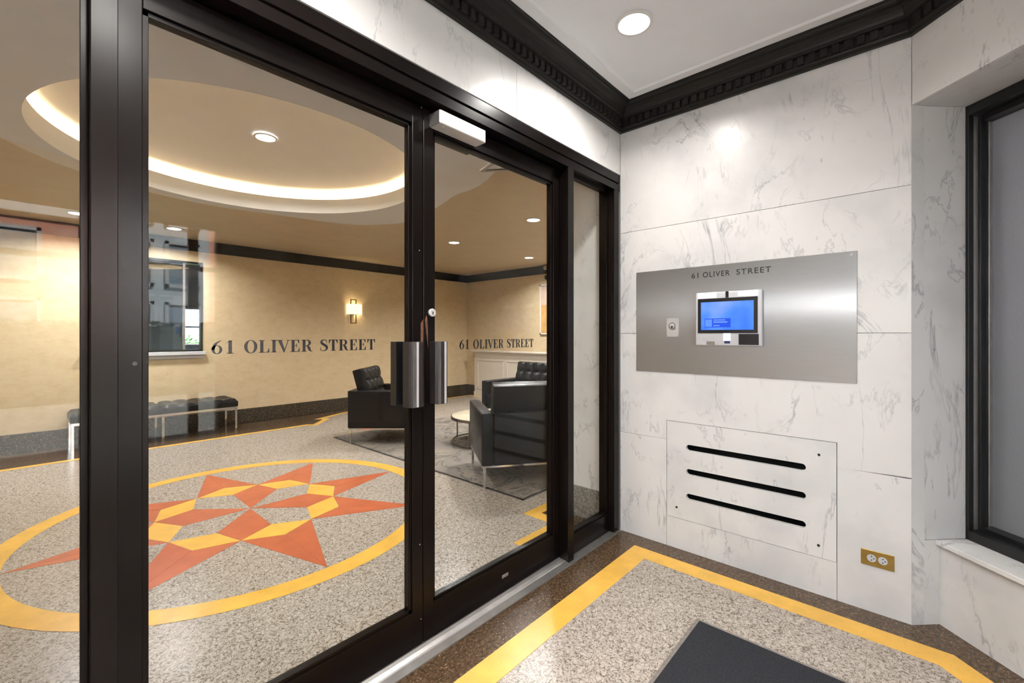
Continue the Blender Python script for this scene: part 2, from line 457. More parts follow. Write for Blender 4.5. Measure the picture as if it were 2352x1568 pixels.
# wall_right : plane X=0, s runs toward -Y
wr = MB()
for (y0, y1, z0, z1) in ((.10, -.32, 0, 2.72), (-1.09, -1.3715, 0, 2.72), (-.32, -1.09, .73, 2.72), (-.32, -1.09, 0, .19)):
    wr.box(.0205, .16, y0, y1, z0, z1)
wall_right = struct(wr.build('wall_right', GROUT), 'white marble clad wall with the steel intercom plate')
MB().box(.16, .18, -.30, -1.11, .17, .75).build('black_vent_back', DARK, wall_right)  # black backing stands in for the darkness behind the slots
RP, RD, RN = (0, .012), (0, -1), (-1, 0)
def rs(y): return .012 - y
slab(wall_right, RP, RD, RN, 0, rs(-1.372), 1.895, 2.60)
slab(wall_right, RP, RD, RN, 0, rs(-1.372), 1.257, 1.895)
# middle course, cut round the vent panel
g = .0009
mid = [(rs(.012) + g, .63 + g), (rs(-.292) - g, .63 + g), (rs(-.292) - g, .742 + g), (rs(-1.112) + g, .742 + g), (rs(-1.112) + g, .625 + g), (rs(-1.372) - g, .632 + g), (rs(-1.372) - g, 1.257 - g), (rs(.012) + g, 1.257 - g)]
MB().prism(mid, lambda u, v, w: (w, .012 - u, v), 0, .02).build('marble_slab', MARBLE, wall_right)
slab(wall_right, RP, RD, RN, 0, rs(-.292), 0, .63)
slab(wall_right, RP, RD, RN, rs(-1.112), rs(-1.372), 0, .628)
slab(wall_right, RP, RD, RN, rs(-.292), rs(-1.112), 0, .178)
MB().prism([(0, -1.3722), (.04, -1.3722), (.04, -1.412)], lambda u, v, w: (u, v, w), 0, 2.60).build('marble_corner', MARBLE, wall_right)
# wall_inner : above the storefront
wall_inner = struct(MB().box(-3.2, .16, .033, .16, 2.268, 2.95).build('wall_inner', GROUT), 'white marble band above the glazed doors')
for x0, x1 in ((-3.04, -2.02), (-2.02, -1.0), (-1.0, 0.0)):
    slab(wall_inner, (0, .012), (1, 0), (0, -1), x0, x1, 2.269, 2.60)
# wall_corner : 45 degree wall with the recessed frosted window
CP, CD, CN = (0, -1.372), (-SQ, -SQ), (-SQ, SQ)
CL = 1.739; CO = 1.50
wc = MB()
wc.obox(CP, CD, CN, 0, CL, -.42, -.021, 2.256, 2.72)
wc.obox(CP, CD, CN, -.26, -.021, -.45, -.021, 0, 2.72)
wc.obox(CP, CD, CN, 0, CO, -.42, -.146, -.01, .345)
wc.obox(CP, CD, CN, CO, CL, -.42, -.021, 0, 2.72)
wall_corner = struct(wc.build('wall_corner', GROUT), 'angled marble wall with the recessed window')
slab(wall_corner, CP, CD, CN, 0, .92, 2.235, 2.60)
slab(wall_corner, CP, CD, CN, .92, CL, 2.235, 2.60)
MB().obox(CP, CD, CN, .0, CO, -.40, -.021, 2.235, 2.255).build('soffit_slab', MARBLE, wall_corner)
MB().obox(CP, CD, CN, -.02, 0, -.40, -.0005, .367, 2.234).build('jamb_slab', MARBLE, wall_corner)
MB().obox(CP, CD, CN, -.02, 0, -.20, -.0005, 0, .365).build('jamb_slab', MARBLE, wall_corner)
MB().obox(CP, CD, CN, 0.001, CO, -.145, -.125, 0, .345).build('apron_slab', MARBLE, wall_corner)
MB().obox(CP, CD, CN, 0.001, CO, -.40, -.106, .3455, .3665).build('window_sill', MARBLE, wall_corner, 0.002)
MB().obox(CP, CD, CN, CO, CO + .02, -.40, -.0005, 0, 2.234).build('jamb_slab', MARBLE, wall_corner)
slab(wall_corner, CP, CD, CN, CO + .02, CL, 0, 2.235)
# frosted window in the recess
win1 = struct(empty('window_1'), 'black framed frosted window above a marble sill')
def wbox(name, mat, s0, s1, t0, t1, z0, z1):
    return MB().obox(CP, CD, CN, s0, s1, t0, t1, z0, z1).build(name, mat, win1, 0.001)
WZ0, WZ1 = .367, 2.234
for e, (a, b) in enumerate(((0.0, 1), (CO, -1))):
    wbox('frame_jamb', BLACKM, a, a + b * .014, -.266, -.243, WZ0, WZ1)
    wbox('jamb_track', ALU, a, a + b * .004, -.298, -.266, WZ0, WZ1)
    wbox('frame_jamb', BLACKM, a, a + b * .014, -.326, -.298, WZ0, WZ1)
    wbox('jamb_track', ALU, a, a + b * .005, -.334, -.326, WZ0, WZ1)
    wbox('sash_stile', BLACKM, a, a + b * .007, -.340, -.334, WZ0, WZ1)
    wbox('sash_stile', ALU, a, a + b * .010, -.368, -.340, WZ0, WZ1)
wbox('frame_head', BLACKM, .0, CO, -.300, -.243, WZ1 - .042, WZ1)
wbox('frame_head', BLACKM, .0, CO, -.368, -.300, WZ1 - .065, WZ1)
wbox('frame_sill', BLACKM, .0, CO, -.300, -.243, WZ0, WZ0 + .040)
wbox('frame_sill', BLACKM, .0, CO, -.368, -.300, WZ0, WZ0 + .055)
wbox('frosted_pane', FROST, .006, CO - .006, -.362, -.356, WZ0 + .05, WZ1 - .06)
wbox('meeting_stile', BLACKM, .74, .79, -.368, -.340, WZ0 + .04, WZ1 - .05)
# left and street side of the vestibule
struct(MB().box(-3.2, -3.04, -2.9, .5, 0, 2.95).build('wall_left', MARBLE), 'white marble wall opposite the intercom')
ws = MB()
for a in ((-3.2, -2.76, 0, 2.95), (-1.47, -1.02, 0, 2.95), (-2.76, -1.47, 2.16, 2.95)):
    ws.box(a[0], a[1], -2.85, -2.6, a[2], a[3])
struct(ws.build('wall_street', MARBLE), 'street wall of the vestibule with the entrance doors')
# ceilings
ceil = struct(MB().box(-3.1, .12, -2.7, .12, 2.66, 2.72).build('ceiling', CEILW), 'white vestibule ceiling')
struct(MB().box(-3.3, .2, -2.9, .3, 2.95, 3.02).box(-4.4, 4.0, .3, 8.3, 2.95, 3.02).build('roof', GROUT), 'unseen roof slab added to keep sun out of the ceiling gaps')  # added above the ceilings to stop sun leaking in

# crown moulding : swept profile with dentils
prof = [(0, 0), (.020, 0), (.020, .010), (.027, .014), (.030, .020), (.030, .060), (.052, .062), (.052, .070), (.060, .074), (.064, .084), (.074, .097), (.092, .106), (.108, .109), (.118, .113), (.122, .119), (.132, .121), (.132, .131), (0, .131)]
CZ = 2.53
def crown_run(name, p, d, n, L, m0, m1):
    # m0/m1: shift of the cut per metre of projection (mitres)
    m = MB(); k = len(prof)
    vs = []
    for (s, mm) in ((0, m0), (L, m1)):
        for (q, z) in prof:
            ss = s + mm * q
            vs.append((p[0] + d[0] * ss + n[0] * q, p[1] + d[1] * ss + n[1] * q, CZ + z))
    m.add(vs, [[i, (i + 1) % k, k + (i + 1) % k, k + i] for i in range(k)] + [list(range(k))[::-1], list(range(k, 2 * k))])
    o = struct(m.build(name, CROWNP), 'black dentilled crown moulding')
    dm = None; c = int(L / .046)
    for i in range(c):
        s0 = .05 + i * .046
        if s0 + .03 > L - .035: break
        cx_, cy_ = p[0] + d[0] * (s0 + .015), p[1] + d[1] * (s0 + .015)
        if dm is None:
            do = MB().obox((0, 0), d, n, -.0145, .0145, .028, .047, CZ + .0225, CZ + .0605).build('dentil', CROWNP, o, 0.0015)
            dm = do.data
        else:
            do = bpy.data.objects.new('dentil', dm); COL.objects.link(do); do.parent = o
        do.location = (cx_, cy_, 0)
    # white bead strip on the ceiling next to the crown
    vs = []
    pr2 = [(.133, .131), (.133, .126), (.180, .126), (.184, .121), (.190, .121), (.194, .126), (.200, .131)]
    k2 = len(pr2)
    for (s, mm) in ((0, m0), (L, m1)):
        for (q, z) in pr2:
            ss = s + mm * q; vs.append((p[0] + d[0] * ss + n[0] * q, p[1] + d[1] * ss + n[1] * q, CZ + z))
    MB().add(vs, [[i, (i + 1) % k2, k2 + (i + 1) % k2, k2 + i] for i in range(k2)] + [list(range(k2))[::-1], list(range(k2, 2 * k2))]).build('ceiling_bead', CEILW, o)
    return o
t22 = math.tan(math.radians(22.5))
crown_run('trim_1', (-3.04, .012), (1, 0), (0, -1), 3.04, 1, -1)
crown_run('trim_2', (0, .012), (0, -1), (-1, 0), 1.384, 1, -t22)
crown_run('trim_3', CP, CD, CN, CL, t22, 0)

# ================================================================== LOBBY SHELL
LY, LX = 5.605, 3.73
wb = MB()
WX0, WX1, WB0, WB1 = -2.10, -.97, 1.03, 2.20
for a in ((-4.3, WX0, 0, 2.95), (WX1, 3.9, 0, 2.95), (WX0, WX1, 0, WB0), (WX0, WX1, WB1, 2.95)):
    wb.box(a[0], a[1], LY, LY + .14, a[2], a[3])
struct(wb.build('wall_lobby_back', PARCH), 'parchment coloured lobby wall behind the bench')
struct(MB().box(LX, LX + .14, .3, 5.8, 0, 2.95).build('wall_lobby_right', PARCH), 'parchment coloured lobby end wall')
struct(MB().box(-4.3, -4.2, .3, 5.8, 0, 2.95).build('wall_lobby_left', PARCH), 'parchment coloured lobby wall')
struct(MB().box(.12, LX, .38, .5, 0, 2.95).box(-4.3, -3.04, .38, .5, 0, 2.95).build('wall_lobby_front', PARCH), 'lobby side of the front wall')
stub = struct(MB().box(.004, .12, .125, .5, 0, 2.95).build('wall_return', MARBLE), 'marble return beside the glazed sidelight')
struct(MB().box(-.006, .0035, .125, .5, 0, .21).build('baseboard_return', GREYSTONE), 'grey terrazzo baseboard')
struct(MB().box(-4.2, LX, LY - .022, LY - .0005, 0, .205).build('baseboard_back', DARKSTONE, None, .002), 'dark stone baseboard behind the bench')
struct(MB().box(LX - .022, LX - .0005, .5, LY - .022, 0, .205).build('baseboard_right', DARKSTONE, None, .002), 'dark stone baseboard')
struct(MB().box(-4.2, LX, LY - .02, LY - .0005, 2.34, 2.488).build('trim_4', BLACKTRIM, None, .002), 'black band along the top of the lobby wall')
struct(MB().box(LX - .02, LX - .0005, .5, LY - .02, 2.34, 2.488).build('trim_5', BLACKTRIM, None, .002), 'black band along the top of the end wall')

# lobby ceiling : tan perimeter, lower white plate with a round lit dome
DCX, DCY, DR, ZP, ZT = -1.41, 2.15, 1.16, 2.45, 2.49
def radial(poly, ang):
    d = Vector((math.cos(ang), math.sin(ang))); best = None
    for i in range(len(poly)):
        a = Vector(poly[i]) - Vector((DCX, DCY)); b = Vector(poly[(i + 1) % len(poly)]) - Vector((DCX, DCY))
        e = b - a; den = d.x * (-e.y) + d.y * e.x
        if abs(den) < 1e-9: continue
        t = (a.x * (-e.y) + a.y * e.x) / den; u = (d.x * a.y - d.y * a.x) / den
        if t > 0 and -1e-6 <= u <= 1 + 1e-6: best = t if best is None else max(best, t)
    return best
def chaikin(p, n=3):
    for _ in range(n):
        q = []
        for i in range(len(p)):
            a, b = Vector(p[i]), Vector(p[(i + 1) % len(p)])
            q += [tuple(a * .75 + b * .25), tuple(a * .25 + b * .75)]
        p = q
    return p
rect = [(-4.25, .12), (3.8, .12), (3.8, 5.7), (-4.25, 5.7)]
angs = sorted([2 * PI * i / 160 for i in range(160)] + [math.atan2(y - DCY, x - DCX) % (2 * PI) for x, y in rect])
def ringmesh(fi, zi, fo, zo):
    m = MB(); n = len(angs); vs = []
    for a in angs:
        for r, z in ((fi(a), zi), (fo(a), zo)): vs.append((DCX + r * math.cos(a), DCY + r * math.sin(a), z))
    return m.add(vs, [[2 * i, 2 * i + 1, 2 * ((i + 1) % n) + 1, 2 * ((i + 1) % n)] for i in range(n)])
struct(ringmesh(lambda a: 1.435, ZT, lambda a: radial(rect, a), ZT).build('ceiling', CEILT), 'tan perimeter ceiling of the lobby')
outer = [(-4.3, .05), (-.3, .05), (-.26, .5), (-.20, .9), (-.04, 1.2), (.02, 1.45), (0.0, 1.62), (.10, 1.9), (.22, 2.35), (.30, 2.80), (.10, 3.12), (-.22, 3.30), (-.78, 3.39), (-1.5, 3.53), (-1.86, 3.36), (-2.3, 2.98), (-2.66, 2.76), (-3.4, 2.55), (-4.3, 2.4)]
outer_s = chaikin(outer, 2)
ro = [radial(outer_s, a) for a in angs]
def bev(a):
    x = math.cos(a); return .05 + .20 * max(0.0, math.cos(a + .35)) ** 2
idx = {a: i for i, a in enumerate(angs)}
plate = MB(); n = len(angs); vs = []
for a in angs:
    r1 = ro[idx[a]]; r0 = max(DR + .02, r1 - bev(a))
    for r, z in ((DR, ZP), (r0, ZP), (r1, ZT - .0008)): vs.append((DCX + r * math.cos(a), DCY + r * math.sin(a), z))
plate.add(vs, [[3 * i + k, 3 * i + k + 1, 3 * ((i + 1) % n) + k + 1, 3 * ((i + 1) % n) + k] for i in range(n) for k in (0, 1)])
struct(plate.build('ceiling', PLATEP, None, smooth=True), 'white curved ceiling plate round the lit dome')
domep = [(DR, ZP), (DR, 2.585), (DR + .025, 2.585), (DR + .025, 2.48), (1.43, 2.48)] + [(max(.001, 1.43 * math.cos(i * PI / 40)), 2.50 + .30 * math.sin(i * PI / 40)) for i in range(21)]
struct(MB().lathe(domep, (DCX, DCY, 0), 96).build('ceiling_dome', DOMEP, None, smooth=True), 'round recessed ceiling dome with cove lighting')

# back office beyond the lobby window
bo = MB()
bo.box(-3.4, -3.3, 5.745, 8.0, 0, 2.9).box(.3, .4, 5.745, 8.0, 0, 2.9).box(-3.4, .4, 5.745, 8.2, -.1, 0).box(-3.4, .4, 5.745, 8.0, 2.75, 2.9)
for a in ((-3.4, -1.55, 0, 2.9), (-1.20, -.72, 0, 2.9), (-.30, .4, 0, 2.9), (-1.55, -1.20, 0, 1.05), (-1.55, -1.20, 1.72, 2.9), (-.72, -.30, 0, 1.05), (-.72, -.30, 1.72, 2.9)):
    bo.box(a[0], a[1], 8.0, 8.12, a[2], a[3])
struct(bo.build('wall_office', plain('grey_office_paint', (0.36, 0.37, 0.40), 0.6, var=0.03)), 'grey office walls seen through the lobby window')
for i, (a, b) in enumerate(((-1.55, -1.20), (-.72, -.30))):
    w = struct(empty('window_%d' % (i + 3)), 'white framed window added in place of the reflected street door')  # these windows stand in for the street door's reflection
    fm = MB()
    for q in ((a, a + .03, 1.05, 1.72), (b - .03, b, 1.05, 1.72), (a, b, 1.05, 1.08), (a, b, 1.69, 1.72), (a, b, 1.37, 1.395)):
        fm.box(q[0], q[1], 7.97, 8.05, q[2], q[3])
    fm.build('window_frame', WHITEP, w); MB().box(a + .02, b - .02, 8.02, 8.025, 1.07, 1.70).build('window_pane', GLASS, w)
# lobby window with black frame and white sill
win2 = struct(empty('window_2'), 'black framed lobby window above a white sill')
fr = MB(); t = .026
for q in ((WX0, WX0 + t, WB0, WB1), (WX1 - t, WX1, WB0, WB1), (WX0, WX1, WB0, WB0 + t), (WX0, WX1, WB1 - t, WB1)):
    fr.box(q[0], q[1], LY - .012, LY + .06, q[2], q[3])
fr.build('window_frame', BLACKM, win2)
MB().box(WX0 + t, WX1 - t, LY + .02, LY + .026, WB0 + t, WB1 - t).build('window_pane', WGLASS, win2)
MB().box(WX0 - .03, WX1 + .03, LY - .05, LY + .02, .985, 1.03).build('window_sill', WHITEP, win2, .004)
MB().box(WX0 - .01, WX1 + .01, LY - .02, LY - .0005, .94, .985).build('sill_apron', WHITEP, win2, .003)
MB().box(-1.18, -1.155, LY + .01, LY + .04, WB0 + t, WB1 - t).build('mullion', ALU, win2)

# ================================================================== STOREFRONT
FY = 0.015            # face of the frame
LF = 0.075            # outer face of the door leaves
frame = tag(empty('storefront_frame'), 'dark bronze storefront frame with header, posts and clear sidelights around the doors', 'door frame')
HZ = 2.165
hp = [(FY, 2.267), (FY, 2.216), (FY + .010, 2.214), (FY + .010, 2.208), (FY, 2.206), (FY, HZ), (.125, HZ), (.125, 2.267)]
MB().prism(hp, lambda u, v, w: (w, u, v), -3.04, -.002).build('header', BRONZE, frame, .0012)
PL, PR = (-2.461, -2.413), (-.574, -.519)
for a, b in (PL, PR):
    MB().box(a, b, FY, .125, .004, HZ).build('post', BRONZE, frame, .0015)
for a, b in ((-3.038, -2.965), (-.072, -.012)):
    MB().box(a, b, FY, .125, .004, HZ).build('jamb', BRONZE, frame, .0015)
for a, b in ((-2.965, PL[0]), (PR[1], -.072)):
    MB().box(a, b, .052, .115, .004, .115).build('bottom_rail', BRONZE, frame, .0015)
    MB().box(a, b, .060, .078, .115, .130).build('glazing_stop', BRONZE, frame, .001)
    MB().box(a, b, .060, .078, 2.145, HZ).build('glazing_stop', BRONZE, frame, .001)
    MB().box(a, a + .014, .060, .078, .115, HZ).build('glazing_stop', BRONZE, frame, .001)
    MB().box(b - .014, b, .060, .078, .115, HZ).build('glazing_stop', BRONZE, frame, .001)
    MB().box(a + .002, b - .002, .082, .088, .112, HZ).build('glass_pane', GLASS, frame)
for a, b in ((PL[1], PL[1] + .016), (PR[0] - .016, PR[0])):
    MB().box(a, b, .121, .136, .019, HZ).build('door_stop', BRONZE, frame)
MB().box(PL[1], PR[0], .121, .136, HZ - .016, HZ).build('door_stop', BRONZE, frame)
thr = [(-.002, .0), (-.002, .006), (.030, .013), (.034, .016), (.038, .013), (.044, .016), (.048, .013), (.056, .017), (.06, .014), (.072, .018), (.12, .018), (.12, 0)]
MB().prism(thr, lambda u, v, w: (w, u, v), PL[1], PR[0]).build('threshold', ALU, frame)
MB().prism([(-.002, 0), (-.002, .003), (.05, .004), (.05, 0)], lambda u, v, w: (w, u, v), PR[0], -.004).build('threshold', ALU, frame)
MB().prism([(-.002, 0), (-.002, .003), (.05, .004), (.05, 0)], lambda u, v, w: (w, u, v), -3.03, PL[1]).build('threshold', ALU, frame)

# ---- serif lettering built from strokes (cap height 1)
def stroke(pts, n=14):
    # pts: (x,y,halfwidth) control points of a Catmull-Rom spline
    P4 = [Vector(p) for p in pts]; P4 = [P4[0] * 2 - P4[1]] + P4 + [P4[-1] * 2 - P4[-2]]
    c = []
    for i in range(1, len(P4) - 2):
        for k in range(n):
            t = k / n; a, b, d, e = P4[i - 1], P4[i], P4[i + 1], P4[i + 2]
            c.append(.5 * ((2 * b) + (d - a) * t + (2 * a - 5 * b + 4 * d - e) * t * t + (3 * b - a - 3 * d + e) * t ** 3))
    c.append(P4[-2])
    L = []; R_ = []
    for i, p in enumerate(c):
        a = c[max(0, i - 1)]; b = c[min(len(c) - 1, i + 1)]
        d = Vector((b.x - a.x, b.y - a.y)).normalized(); nn = Vector((-d.y, d.x))
        L.append((p.x + nn.x * p.z, p.y + nn.y * p.z)); R_.append((p.x - nn.x * p.z, p.y - nn.y * p.z))
    return [[L[i], R_[i], R_[i + 1], L[i + 1]] for i in range(len(c) - 1)]
def rct(x0, y0, x1, y1): return [[(x0, y0), (x1, y0), (x1, y1), (x0, y1)]]
def ell(cx, cy, ro_, rh, ri, rhi, n=40):
    o = []
    for i in range(n):
        a, b = 2 * PI * i / n, 2 * PI * (i + 1) / n
        o.append([(cx + ri * math.cos(a), cy + rhi * math.sin(a)), (cx + ro_ * math.cos(a), cy + rh * math.sin(a)), (cx + ro_ * math.cos(b), cy + rh * math.sin(b)), (cx + ri * math.cos(b), cy + rhi * math.sin(b))])
    return o
def stem(x, w, top=True): return rct(x, 0, x + w, 1) + rct(x - .09, 0, x + w + .09, .05) + (rct(x - .09, .95, x + w + .09, 1) if top else [])
def wedge(x, y0, y1, w=.05): return [[(x - .14, y0 + (0.05 if y1 > y0 else -.05)), (x, y0), (x, y1), (x - w, y1 - (0 if y1 > y0 else 0))]]
GL = {
 'I': (stem(.10, .215), .40), 'O': (ell(.44, .5, .43, .525, .215, .475), .90),
 'L': (stem(.10, .215) + rct(.2, 0, .72, .05) + [[(.58, .05), (.72, .05), (.72, .34), (.68, .34)]], .78),
 'E': (stem(.10, .215) + rct(.2, 0, .70, .05) + rct(.2, .95, .67, 1) + rct(.2, .495, .50, .54) + [[(.56, .05), (.70, .05), (.70, .33), (.665, .33)]] + [[(.63, .70), (.67, .70), (.67, .95), (.54, .95)]] + [[(.46, .36), (.50, .36), (.50, .68), (.46, .68), (.43, .54), (.43, .5)]], .77),
 'T': (rct(.29, 0, .505, 1) + rct(.20, 0, .59, .05) + rct(.02, .95, .77, 1) + [[(.02, .66), (.055, .66), (.18, .95), (.02, .95)]] + [[(.735, .66), (.77, .66), (.77, .95), (.61, .95)]], .80),
 'V': ([[(.03, 1), (.275, 1), (.53, .18), (.43, -.02)]] + [[(.43, -.02), (.49, -.02), (.80, 1), (.74, 1)]] + rct(-.04, .95, .36, 1) + rct(.64, .95, .90, 1), .86),
 'R': (stem(.10, .215) + stroke([(.20, .975, .025), (.45, .97, .03), (.60, .88, .075), (.645, .74, .10), (.60, .60, .075), (.45, .515, .03), (.20, .50, .025)]) + stroke([(.42, .50, .05), (.56, .36, .10), (.64, .15, .095), (.76, .02, .035), (.87, .02, .015)]), .88),
 'S': (stroke([(.555, .72, .012), (.54, .87, .025), (.42, .965, .035), (.26, .965, .05), (.14, .86, .085), (.16, .70, .10), (.34, .555, .105), (.52, .42, .11), (.575, .25, .095), (.50, .095, .06), (.34, .025, .035), (.18, .04, .028), (.08, .16, .018), (.06, .32, .012)]) + rct(.545, .70, .575, 1.0) + rct(.035, 0, .065, .34), .66),
 '6': (ell(.34, .32, .32, .335, .145, .285) + stroke([(.60, .995, .012), (.42, .90, .045), (.23, .70, .085), (.125, .45, .095), (.11, .30, .09)]), .74),
 '1': (rct(.23, 0, .445, 1) + rct(.12, 0, .55, .05) + [[(.07, .80), (.24, .86), (.43, 1), (.36, 1)]], .62), ' ': ([], .46)}
def serif_text(txt, x0, z0, width, height, fn, d0, d1, track=.06):
    m = MB(); tot = sum(GL[c][1] + track for c in txt) - track; sx = width / tot; x = 0
    for c in txt:
        for p in GL[c][0]:
            m.prism([(x0 + (x + u) * sx, z0 + v * height) for u, v in p], fn, d0, d1)
        x += GL[c][1] + track
    return m

def leaf(name, x0, x1, meet_right, label):
    L = struct(empty(name), label)
    z0, z1, th, st = .020, 2.156, .045, .050
    Y0, Y1 = LF, LF + th
    gz0, gz1 = .160, 2.078
    for a, b in ((x0, x0 + st), (x1 - st, x1)):
        MB().box(a, b, Y0, Y1, z0, z1).build('stile', BRONZE, L, .002)
    MB().box(x0 + st, x1 - st, Y0, Y1, gz1, z1).build('top_rail', BRONZE, L, .0015)
    br = MB().box(x0 + st, x1 - st, Y0, Y1, z0, gz0).build('bottom_rail', BRONZE, L, .0015)
    a, b = x0 + st, x1 - st
    for q in ((a, a + .013, gz0, gz1), (b - .013, b, gz0, gz1), (a, b, gz0, gz0 + .013), (a, b, gz1 - .013, gz1)):
        MB().box(q[0], q[1], Y0 + .008, Y1 - .008, q[2], q[3]).build('glazing_stop', BRONZE, L, .001)
    MB().box(a + .004, b - .004, Y0 + .020, Y0 + .026, gz0 + .004, gz1 - .004).build('glass_pane', GLASS, L)
    # pull handles
    hx = (x1 - .058) if meet_right else (x0 + .058)
    hz0, hz1 = .972, 1.222
    for sgn, yy in ((-1, Y0), (1, Y1)):
        pr = [(-.037, 0), (-.037, .038), (-.030, .048), (-.018, .052), (.016, .052), (.037, .036), (.037, 0)]
        if not meet_right: pr = [(-u * .8, v) for u, v in pr][::-1]
        h_ = MB().prism([(hx + u, yy + sgn * v) for u, v in pr], lambda u, v, w: (u, v, w), hz0, hz1).build('pull_handle', ALUD if sgn < 0 else BLACKP, L, .001)  # inner handle is coloured black for its shade
        if sgn < 0:
            sx = hx + (-.006 if meet_right else .010)
            MB().box(sx - .0045, sx + .0045, yy - .0545, yy - .050, hz0 + .001, hz1 - .001).build('painted_glint', ALUB, h_)  # bright strip stands in for daylight glinting off the handle
            for k in (-.022, -.015):
                MB().box(hx + k - .0012, hx + k + .0012, yy - .0535, yy - .050, hz0 + .001, hz1 - .001).build('groove', ALU, h_)
    # lettering on the glass, read from outside
    Yg = Y0 + .0195
    if meet_right: pa, pb, pt = on_y(485, 813, Yg), on_y(862, 807, Yg), on_y(485, 782, Yg)
    else: pa, pb, pt = on_y(1055, 802, Yg), on_y(1225, 797.5, Yg), on_y(1055, 780, Yg)
    serif_text('61 OLIVER STREET', pa.x, pa.z, pb.x - pa.x, pt.z - pa.z, lambda u, v, w: (u, w, v), Yg - .0006, Yg - .0001).build('glass_lettering', INK, L)['label'] = 'black serif letters 61 OLIVER STREET on the glass'
    return L, br
doorL, _ = leaf('door_1', -2.410, -1.493, True, 'glazed bronze door leaf nearer the thick post, lettered 61 OLIVER STREET')
doorR, brR = leaf('door_2', -1.490, -.577, False, 'glazed bronze door leaf with the door closer and lock')
# lock, closer, worn patch, tag on the right leaf
lz = on_y(991, 718, LF)
lk = MB().cyl((lz.x, LF + .002, lz.z), (lz.x, LF - .010, lz.z), .0165, 24).build('lock_cylinder', ALUB, doorR, .002, smooth=True)
MB().box(lz.x - .002, lz.x + .002, LF - .0112, LF - .0098, lz.z - .007, lz.z + .004).build('keyhole', BLACKP, lk)
c0, c1 = on_y(1012, 262, .008), on_y(1116, 305, .008)
cl = MB().box(c0.x, c1.x, .008, LF, 2.086, 2.141).build('door_closer', CLOSER, doorR, .003)
MB().box(c0.x - .004, c0.x, .010, LF, 2.088, 2.139).build('end_cap', ALU, cl, .001)
MB().cyl((c0.x + .03, .03, 2.0865), (c0.x + .03, .03, 2.083), .004, 12).build('screw', ALUB, cl)
MB().box(-1.43, -1.16, .12, .185, 2.094, 2.15).build('closer_body', ALUD, doorR, .003)
pA, pB, pC = Vector((-.955, .19, 2.125)), Vector((-.922, .335, 2.12)), Vector((-.80, .165, 2.12))
def bar(name, a, b, w, h, mat, par):
    d = (b - a); q = Vector((-d.y, d.x, 0)).normalized() * w / 2
    return MB().add([a + q, a - q, b - q, b + q] + [p + Vector((0, 0, h)) for p in (a + q, a - q, b - q, b + q)], [[3, 2, 1, 0], [4, 5, 6, 7], [0, 1, 5, 4], [1, 2, 6, 5], [2, 3, 7, 6], [3, 0, 4, 7]]).build(name, mat, par, .001)
bar('closer_arm', pA, pB, .02, .008, ALU, doorR); bar('closer_arm', pC, pB, .02, .008, ALU, doorR)
MB().box(-.86, -.60, .14, .175, 2.118, 2.135).build('closer_track', ALU, doorR)
tg = on_y(1160, 1321, LF)
MB().box(tg.x - .022, tg.x + .022, LF - .002, LF, tg.z - .008, tg.z + .008).build('maker_plate', ALU, doorR, .001)
COPPER = plain('worn_through_finish', (0.16, 0.075, 0.045), 0.45, 0.4, var=0.4, scale=90)
w0 = on_y(972, 735, LF)
MB().prism([(-.004, .0), (.012, -.115), (.010, -.02), (.007, .012), (.002, .02)], lambda u, v, w: (w0.x + .012 + u, w, w0.z + v), LF - .0006, LF).build('worn_patch', COPPER, doorR)
MB().prism([(-.016, -.012), (-.016, -.09), (-.009, -.12), (-.004, -.10), (-.004, .004)], lambda u, v, w: (w0.x + .004 + u, w, w0.z + v), LF - .0006, LF).build('worn_patch', COPPER, doorL)
def screw(x, y, Y, par, r=.004):
    p = on_y(x, y, Y); MB().cyl((p.x, Y + .001, p.z), (p.x, Y - .0015, p.z), r, 10).build('screw', ALUD if r > .004 else ALU, par)
screw(310, 835, LF, doorL, .005)
for (x, y) in ((964, 1250), (967, 1421), (963, 575)): screw(x, y, LF, doorL, .0025)
for (x, y) in ((968, 247),): screw(x, y, LF, doorL, .003)

# ================================================================== INTERCOM WALL THINGS
ip = tag(empty('intercom_plate', (0, 0, 0)), 'large brushed steel plate engraved 61 OLIVER STREET on the marble wall', 'wall plate')
MB().box(-.004, -.0005, -.100, -1.186, 1.026, 1.634).build('steel_plate', STEEL, ip, .0008)
for (y, z) in ((-.111, 1.615), (-.111, 1.345), (-.111, 1.044), (-.54, 1.626), (-.54, 1.034), (-1.165, 1.617), (-1.165, 1.341), (-1.165, 1.047), (-.85, 1.034)):
    MB().cyl((-.004, y, z), (-.006, y, z), .0045, 12).build('screw', ALU, ip)
def sans_text(name, txt, mat, parent, p0, width, height, mapfn, depth):
    cu = bpy.data.curves.new(name, 'FONT'); cu.body = txt; cu.size = 1.0; cu.space_character = 1.18; cu.space_word = 1.5; cu.offset = 0.012
    o = bpy.data.objects.new(name, cu); COL.objects.link(o)
    bpy.context.view_layer.update()
    me = bpy.data.meshes.new_from_object(o.evaluated_get(bpy.context.evaluated_depsgraph_get()))
    bpy.data.objects.remove(o, do_unlink=True)
    xs = [v.co.x for v in me.vertices]; ys = [v.co.y for v in me.vertices]
    x0, x1, y0, y1 = min(xs), max(xs), min(ys), max(ys)
    for v in me.vertices:
        v.co = Vector(mapfn((v.co.x - x0) / (x1 - x0) * width, (v.co.y - y0) / (y1 - y0) * height))
    me.materials.clear(); me.materials.append(mat); me.name = name
    o = bpy.data.objects.new(name, me); COL.objects.link(o); o.parent = parent
    return o
for _w, _a, _b in (('61', .0, .038), ('OLIVER', .062, .204), ('STREET', .236, .400)):
    sans_text('engraved_word', _w, ENGR, ip, None, _b - _a, .030, lambda u, v, _a=_a: (-.0047, -.440 - _a - u, 1.569 + v), 0)['label'] = 'engraved word ' + _w

